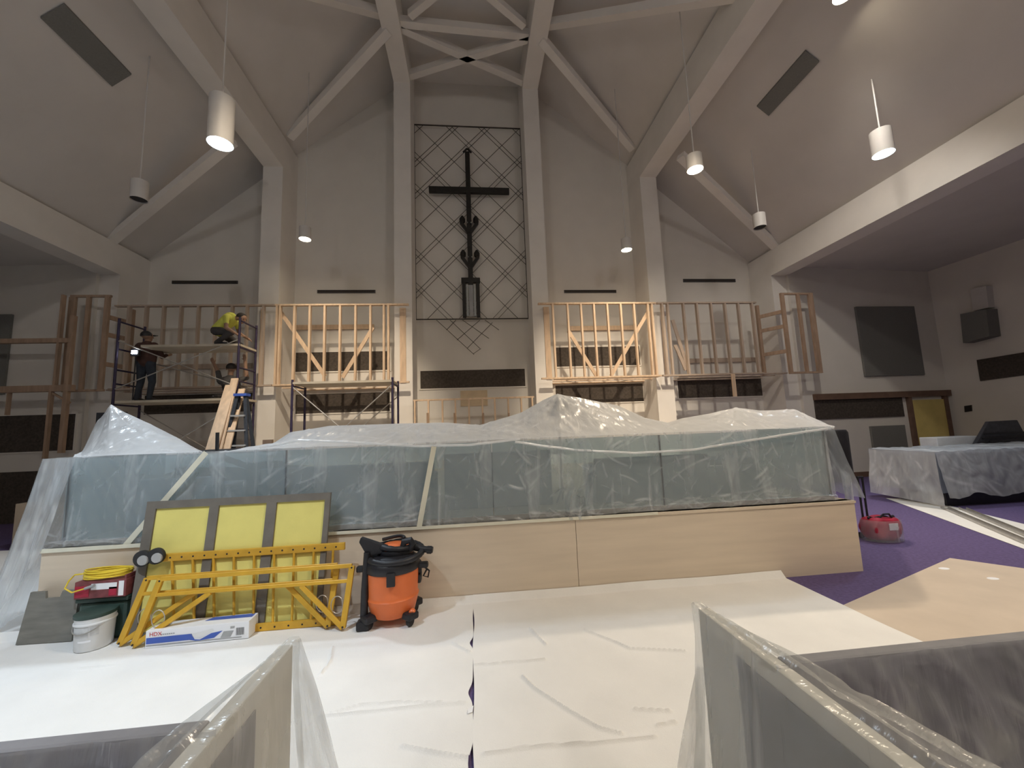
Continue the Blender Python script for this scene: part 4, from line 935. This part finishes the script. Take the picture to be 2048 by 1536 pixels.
for u in (0.005, W_-.025): B().prism([cp(u, 0, .02), cp(u+.02, 0, .02), cp(u+.02, Hh*.94, .02), cp(u+.02, Hh*.94, .02)], uy2*.18).build('end_board', 'crate', t)
B().prism([cp(.02, .0, .02), cp(W_-.02, 0, .02), cp(W_-.02, .02, .02), cp(.02, .02, .02)], uy2*.18).build('bottom_board', 'crate', t)
bc = p0+ux2*.32+uy2*.36; bc.z = .02
tag(B().lathe([(.16, 0), (.2, .06), (.21, .2), (.19, .34), (.13, .42), (.05, .44)], bc, 20, Matrix.Diagonal((1.35, .5, 1))).build('tool_bag', 'maroon', smooth=True), 'dark maroon tool bag behind the grey case', 'bag')
# small plastic scrap and paper lump on the cloth
p = PZ(935, 1428, .02); tag(B().prism([p, p+Vector((.03, .01, 0)), p+Vector((.035, .05, .008)), p+Vector((.005, .03, .01))], (0, 0, .003)).build('paper_scrap', 'card'), 'tiny white scrap beside the cloth seam', 'scrap')

# ---- vacuum
vc = PZ(786, 1245); vc.z = .02
t = thing('shop_vacuum', vc, 'orange and black wet dry vacuum standing in front of the stage', 'vacuum')
def V(x, y, z): return vc+Vector((x, y, z))
B().lathe([(.17, .07), (.19, .085), (.205, .14), (.222, .20), (.228, .225), (.22, .235), (.218, .25), (.225, .42), (.22, .46)], vc, 36).build('drum', 'orange', t, smooth=True)
B().lathe([(.232, .445), (.238, .455), (.238, .50), (.225, .53), (.19, .56), (.15, .575)], vc, 36).build('lid', 'black', t, smooth=True)
B().lathe([(.155, .56), (.16, .59), (.15, .62), (.11, .645), (.05, .655)], V(.02, .04, 0), 28).build('motor_head', 'orange', t, smooth=True)
B().lathe([(.165, .575), (.167, .58), (.167, .61), (.165, .615)], V(.02, .04, 0), 28).build('motor_band', 'black', t, smooth=True)
h_ = [V(.12*cos(a)-.02, .1*sin(a)+.02, .685+.01*sin(a*2)) for a in [i*.3 for i in range(9)]]
h_ = [q+Vector((0, 0, .0)) for q in h_]
B().tube(h_, .016, 8).build('carry_handle', 'black', t, smooth=True)
hz_ = []
for i in range(60):
    a = -2.6+i*.105; hz_.append(V(.03+.235*cos(a), -.02+.19*sin(a), .575+.035*sin(a*1.0)+.02*(i/60)))
hb = B().tube(hz_, [.026+.0035*(i % 2) for i in range(60)], 10); hb.build('hose', 'black', t, smooth=True)
B().tube([V(.16, .0, .62), V(.27, -.02, .595), V(.36, -.03, .585)], [.03, .028, .028], 12).build('hose_end', 'black', t, smooth=True)
B().tube([V(.02+.15*cos(a), .02+.13*sin(a), .635+.012*sin(2*a)) for a in [i*.24-2.9 for i in range(22)]], [.024+.003*(i % 2) for i in range(22)], 10).build('hose_coil', 'black', t, smooth=True)
B().tube([V(.31, -.03, .59), V(.35, -.03, .586)], [.034, .034], 12).build('hose_cuff', 'black', t, smooth=True)
B().tube([V(.16, -.05, .61), V(.19, -.06, .66), V(.17, -.06, .69), V(.11, -.06, .68), V(.10, -.06, .63)], .03, 10).build('hose_loop', 'black', t, smooth=True)
for a in (-1.45, .3):
    c = V(.236*cos(a), .236*sin(a), .42); Rl = Matrix.Rotation(a+pi/2, 3, 'Z'); B().box(c, (.07, .035, .11), Rl).build('latch', 'black', t, bevel=.006)
for e in (-1, 1): B().box(V(.27*e, 0, .455), (.09, .06, .05)).build('side_handle', 'black', t, bevel=.012)
for a in (-.75, -2.4, .75, 2.4):
    c = V(.235*cos(a), .21*sin(a), .045); foot = B().box(c+Vector((0, 0, .045)), (.11, .11, .06), Matrix.Rotation(a, 3, 'Z')).build('caster_foot', 'black', t, bevel=.015)
    B().lathe([(.01, -.02), (.04, -.018), (.045, 0), (.04, .018), (.01, .02)], c, 18, Matrix.Rotation(pi/2, 3, 'Y') @ Matrix.Rotation(.4, 3, 'X')).build('wheel', 'rubber', foot, smooth=True)
# wand and floor nozzle stowed at the left side
B().tube([V(-.22, -.12, .03), V(-.215, -.12, .3), V(-.2, -.1, .62)], [.033, .03, .028], 12).build('wand', 'black', t, smooth=True)
B().box(V(-.225, -.125, .035), (.10, .09, .07)).build('wand_foot', 'black', t, bevel=.01)
nzl = [V(-.27, -.11, .71), V(-.255, -.11, .75), V(-.03, -.09, .655), V(-.05, -.09, .60), V(-.2, -.10, .58)]
B().prism(nzl, (0, .06, 0)).build('floor_nozzle', 'black', t, bevel=.008)
B().tube([V(.27, .1, .40), V(.31, .12, .36), V(.3, .1, .31), V(.26, .08, .33), V(.29, .1, .38)], .008, 6).build('power_cord', 'black', t, smooth=True)
B().box(V(.2, .06, .33), (.09, .1, .08)).build('cord_wrap', 'black', t, bevel=.01)
B().lathe([(.02, 0), (.03, .01), (.03, .04), (.02, .05)], V(.19, -.12, .11), 14, Matrix.Rotation(pi/2, 3, 'X')).build('drain_cap', 'orange', t, smooth=True)

# ---- red rolling bag
rb = PZ(1765, 1080); rb.z = .004
t = thing('rolling_bag', rb, 'red wheeled tool bag with raised handle beside the stage end', 'bag')
def fnb(u, v):
    a = u*2*pi; ph = (v-.5)*pi
    sx_, sy_ = (abs(cos(a))**.45)*(1 if cos(a) > 0 else -1), (abs(sin(a))**.45)*(1 if sin(a) > 0 else -1)
    rr_ = cos(ph)**.35 if abs(ph) < 1.5 else .02
    x, y, z = .225*sx_*rr_, .14*sy_*rr_, .155+.15*sin(ph)
    k_ = 1+.07*nz(x*9, y*9, z*9); return rb+Vector((x*k_, y*k_, max(.002, z+.025*nz(x*6, y*6, 4))))
B().grid(fnb, 40, 20).build('bag_body', 'redc', t, smooth=True)
B().box(rb+Vector((.03, -.150, .2)), (.13, .006, .085)).build('pale_patch', 'card', t)
B().tube([rb+Vector((-.2+.03*i, -.03+.015*sin(i), .30+.012*sin(i*1.7))) for i in range(14)], .014, 8).build('zip_flap', 'black', t, smooth=True)
B().tube([rb+Vector((-.08, -.06, .29)), rb+Vector((-.02, -.08, .35)), rb+Vector((.06, -.08, .35)), rb+Vector((.12, -.06, .29))], .012, 8).build('grip', 'black', t, smooth=True)
for x in (-.14, -.07): B().cyl(rb+Vector((x, .1, .28)), rb+Vector((x, .1, .82)), .013).build('handle_tube', 'black', t)
B().cyl(rb+Vector((-.15, .1, .82)), rb+Vector((-.06, .1, .82)), .014).build('handle_bar', 'black', t)
for x in (-.17, .17): B().cyl(rb+Vector((x-.015, .13, .04)), rb+Vector((x+.015, .13, .04)), .04).build('wheel', 'rubber', t)
def fnp(u, v):
    a = u*2*pi; z = .01+.27*v; k_ = 1.1+.05*nz(cos(a)*3, sin(a)*3, z*9); return rb+Vector((.25*cos(a)*k_*(1-.1*v)*.97, .168*sin(a)*k_, z))
tag(B().grid(fnp, 48, 14).build('plastic_wrap', 'film', smooth=True), 'clear plastic wrapped round the red wheeled bag', 'plastic sheet')

for (x, y), lb in (((1888, 1137), 'white paint spot near the far edge of the hardboard sheet'), ((1986, 1157), 'white paint spot near the right edge of the picture on the hardboard')):
    p = PZ(x, y, .0105); tag(B().lathe([(.05, 0), (.048, .0012), (.02, .0016)], p, 12, Matrix.Diagonal((1.1, .7, 1))).build('paint_spot', 'card'), lb, 'spot')
# ---- covered console at the right
t = thing('console', (9.6, 6.9, 0), 'dark console under clear plastic at the far right', 'console')
B().b2((8.3, 6.5, .25), (12.2, 7.5, .95)).build('console_body', 'bench', t, bevel=.02)
B().b2((8.5, 6.6, 0), (12.0, 7.4, .25)).build('plinth', 'black', t)
def fnc(u, v):
    x = lerp(8.15, 12.4, u); s_ = v*3.0
    if s_ < 1: y, z = 7.6, lerp(.25, 1.0, s_)
    elif s_ < 2: y, z = lerp(7.6, 6.4, s_-1), 1.0
    else: y, z = 6.4-.12*(s_-2), lerp(1.0, .22+.12*nz(x*2, 2), s_-2)
    z += .03*nz(x*3, y*3, s_)+.02*nz(x*9, y*6, s_*2); return Vector((x, y-.03*abs(nz(x*5, s_*3)), max(z, .06)))
o = tag(B().grid(fnc, 160, 90).build('plastic_sheet', 'film5', smooth=True), 'clear plastic draped over the console at far right', 'plastic sheet')
crinkle(o, rand_segs(random.Random(4), 40, (8.2, 6.3, .3), (10.4, 6.4, 1.0), (-35, 60, 120), (.3, .9), (.015, .03), (.2, .6)), flat=1)
sheet((8.16, 7.6, 1.0), (8.16, 6.4, 1.0), (7.95, 7.5, .15), (8.05, 6.3, .08), 'clear plastic end flap of the far right console', 'film5', 3.3, amp=.06)
p = PY(1900, 912, 7.9); tag(B().b2((p.x-.45, 7.75, .02), (p.x+.55, 8.1, 1.16)).build('white_cabinet', 'white', bevel=.015), 'low white cabinet behind the covered console', 'cabinet')
p = PY(1995, 905, 7.75); t = thing('stacking_chair', (p.x, 7.75, 0), 'dark slatted chair standing on end behind the console', 'chair')
B().b2((p.x-.30, 7.62, .0), (p.x+.75, 7.9, 1.05)).build('seat_side', 'black', t, bevel=.02)
B().prism([PY(*q, 7.66) for q in ((1938, 912), (2070, 905), (2035, 840), (1978, 843))], (0, .07, 0)).build('backrest', 'bench2', t, bevel=.01)
for i in range(4): B().bar(PY(1968-3*i, 868+9*i, 7.63), PY(2052+4*i, 864+9*i, 7.63), .015, .03).build('slat', 'black', t)
tag(B().prism([PZ(2035, 1262, .01), PZ(2110, 1245, .01), PZ(2110, 1275, .01), PZ(2035, 1275, .01)], (0, 0, .002)).build('floor_paper', 'paper'), 'scrap of floor covering at the right edge by the pew', 'paper') if False else None

# ================================================================== PEWS IN THE FOREGROUND
def pew(label, lab2, lab3, lab4, xe, sg, yfar, yback, zt_, zflap):
    x_out = xe+sg*3.4
    t = thing('pew', (xe+sg*1.7, 1.3, 0), label, 'pew', 'pews either side of the aisle')
    B().b2((min(xe, xe+sg*.05), .45, 0), (max(xe, xe+sg*.05), yfar, zt_)).build('end_panel', 'stage' if False else 'bpanel', t, bevel=.006)
    B().b2((min(xe, xe-sg*.004), .5, .1), (max(xe, xe-sg*.004), yback+.12, zt_-.06)).build('end_inset', 'pewback', t)
    B().b2((min(xe+sg*.052, x_out), yback-.05, .12), (max(xe+sg*.052, x_out), yback, zt_)).build('backrest', 'pewback', t, bevel=.01)
    B().b2((min(xe+sg*.052, x_out), yback, .38), (max(xe+sg*.052, x_out), yfar-.02, .46)).build('seat', 'bench', t, bevel=.01)
    B().b2((min(x_out, x_out+sg*.05), .45, 0), (max(x_out, x_out+sg*.05), yfar, zt_)).build('end_panel', 'bpanel', t, bevel=.006)
    # film over the back: from the top edge down the rear
    def fb(u, v):
        x = lerp(xe+sg*.0, x_out, u); s_ = v*2
        if s_ < 1: y, z = lerp(yfar-.02, yback-.06, s_), zt_+.012-.05*sin(pi*s_)*min(1, u*8)
        else: y, z = yback-.065-.06*(s_-1), lerp(zt_+.012, .3, s_-1)
        d = .022*nz(x*4+y*2, z*2, 6+sg)+.016*abs(nz(x*11+z*5, z*3, 2))
        return Vector((x, y-abs(d)*(s_ > .9), z+d*.6*(s_ < 1)))
    o = tag(B().grid(lambda u, v: fb(u, .5+.5*v), 220, 60).build('plastic_sheet', 'film4', smooth=True), lab2, 'plastic sheet'); rg = random.Random(int(5+sg))
    xs_ = sorted((xe, xe+sg*1.8))
    crinkle(o, rand_segs(rg, 60, (xs_[0], yback-.09, .45), (xs_[1], yback-.09, zt_), (-sg*52, -sg*65, -sg*78), (.15, .6), (.008, .02), (.15, .6)), .03, (0, -1, 0), 1)
    # film along the top of the end panel and down the aisle face
    def fe(u, v):
        y = lerp(.5, yfar+.012, u); s_ = v
        if s_ < .3: x, z = xe+sg*lerp(lerp(.34, .06, u), -.012, s_/.3), zt_+.014-.06*max(0, 1-s_/.15)+.02*sin(s_*50+y*3)*(s_ < .25)*min(1, (1-u)*3)
        else: x, z = xe-sg*(.014+.10*((s_-.3)/.7)**2*(.3+.7*u)), lerp(zt_+.014, .06, (s_-.3)/.7)
        d = .012*nz(y*9+z*3, z*3, 3)+.012*abs(nz(y*16, z*4, 8))
        return Vector((x-sg*abs(d), y, z+d*(s_ < .3)))
    tag(B().grid(fe, 90, 70).build('plastic_sheet', 'film6', smooth=True), lab3, 'plastic sheet')
    sheet((xe-sg*.02, yfar+.014, zflap+.01), (xe+sg*.02, yfar+.02, zflap), (xe-sg*.2, yfar-.02, zflap-.48), (xe-sg*.02, yfar+.05, zflap-.6), lab4, 'film6', 3+sg, 24, 30, .02)
M['pewback'] = mat('grey_pew_fabric', (.24, .24, .26), .9, var=.08, scale=10)
M['bpanel'] = mat('pale_painted_panel', (.62, .60, .55), .6, var=.05, scale=3)
M['film6'] = plastic('aisle_film', .25, .42, 2.2, (1, 4.0, .5), (.45, 0, 0), tint=(.78, .77, .75), streak=.5, dist=.5)
pew('plastic covered pew at the lower left corner', 'creased plastic over the back of the lower left pew', 'clear plastic over the aisle end of the left pew', 'loose plastic corner at the front of the left pew', -.68, -1, 1.65, 1.27, .90, .90)
pew('plastic covered pew at the lower right corner', 'creased plastic over the back of the lower right pew', 'clear plastic over the aisle end of the right pew', 'loose plastic corner at the front of the right pew', .90, 1, 1.65, 1.29, .90, .66)
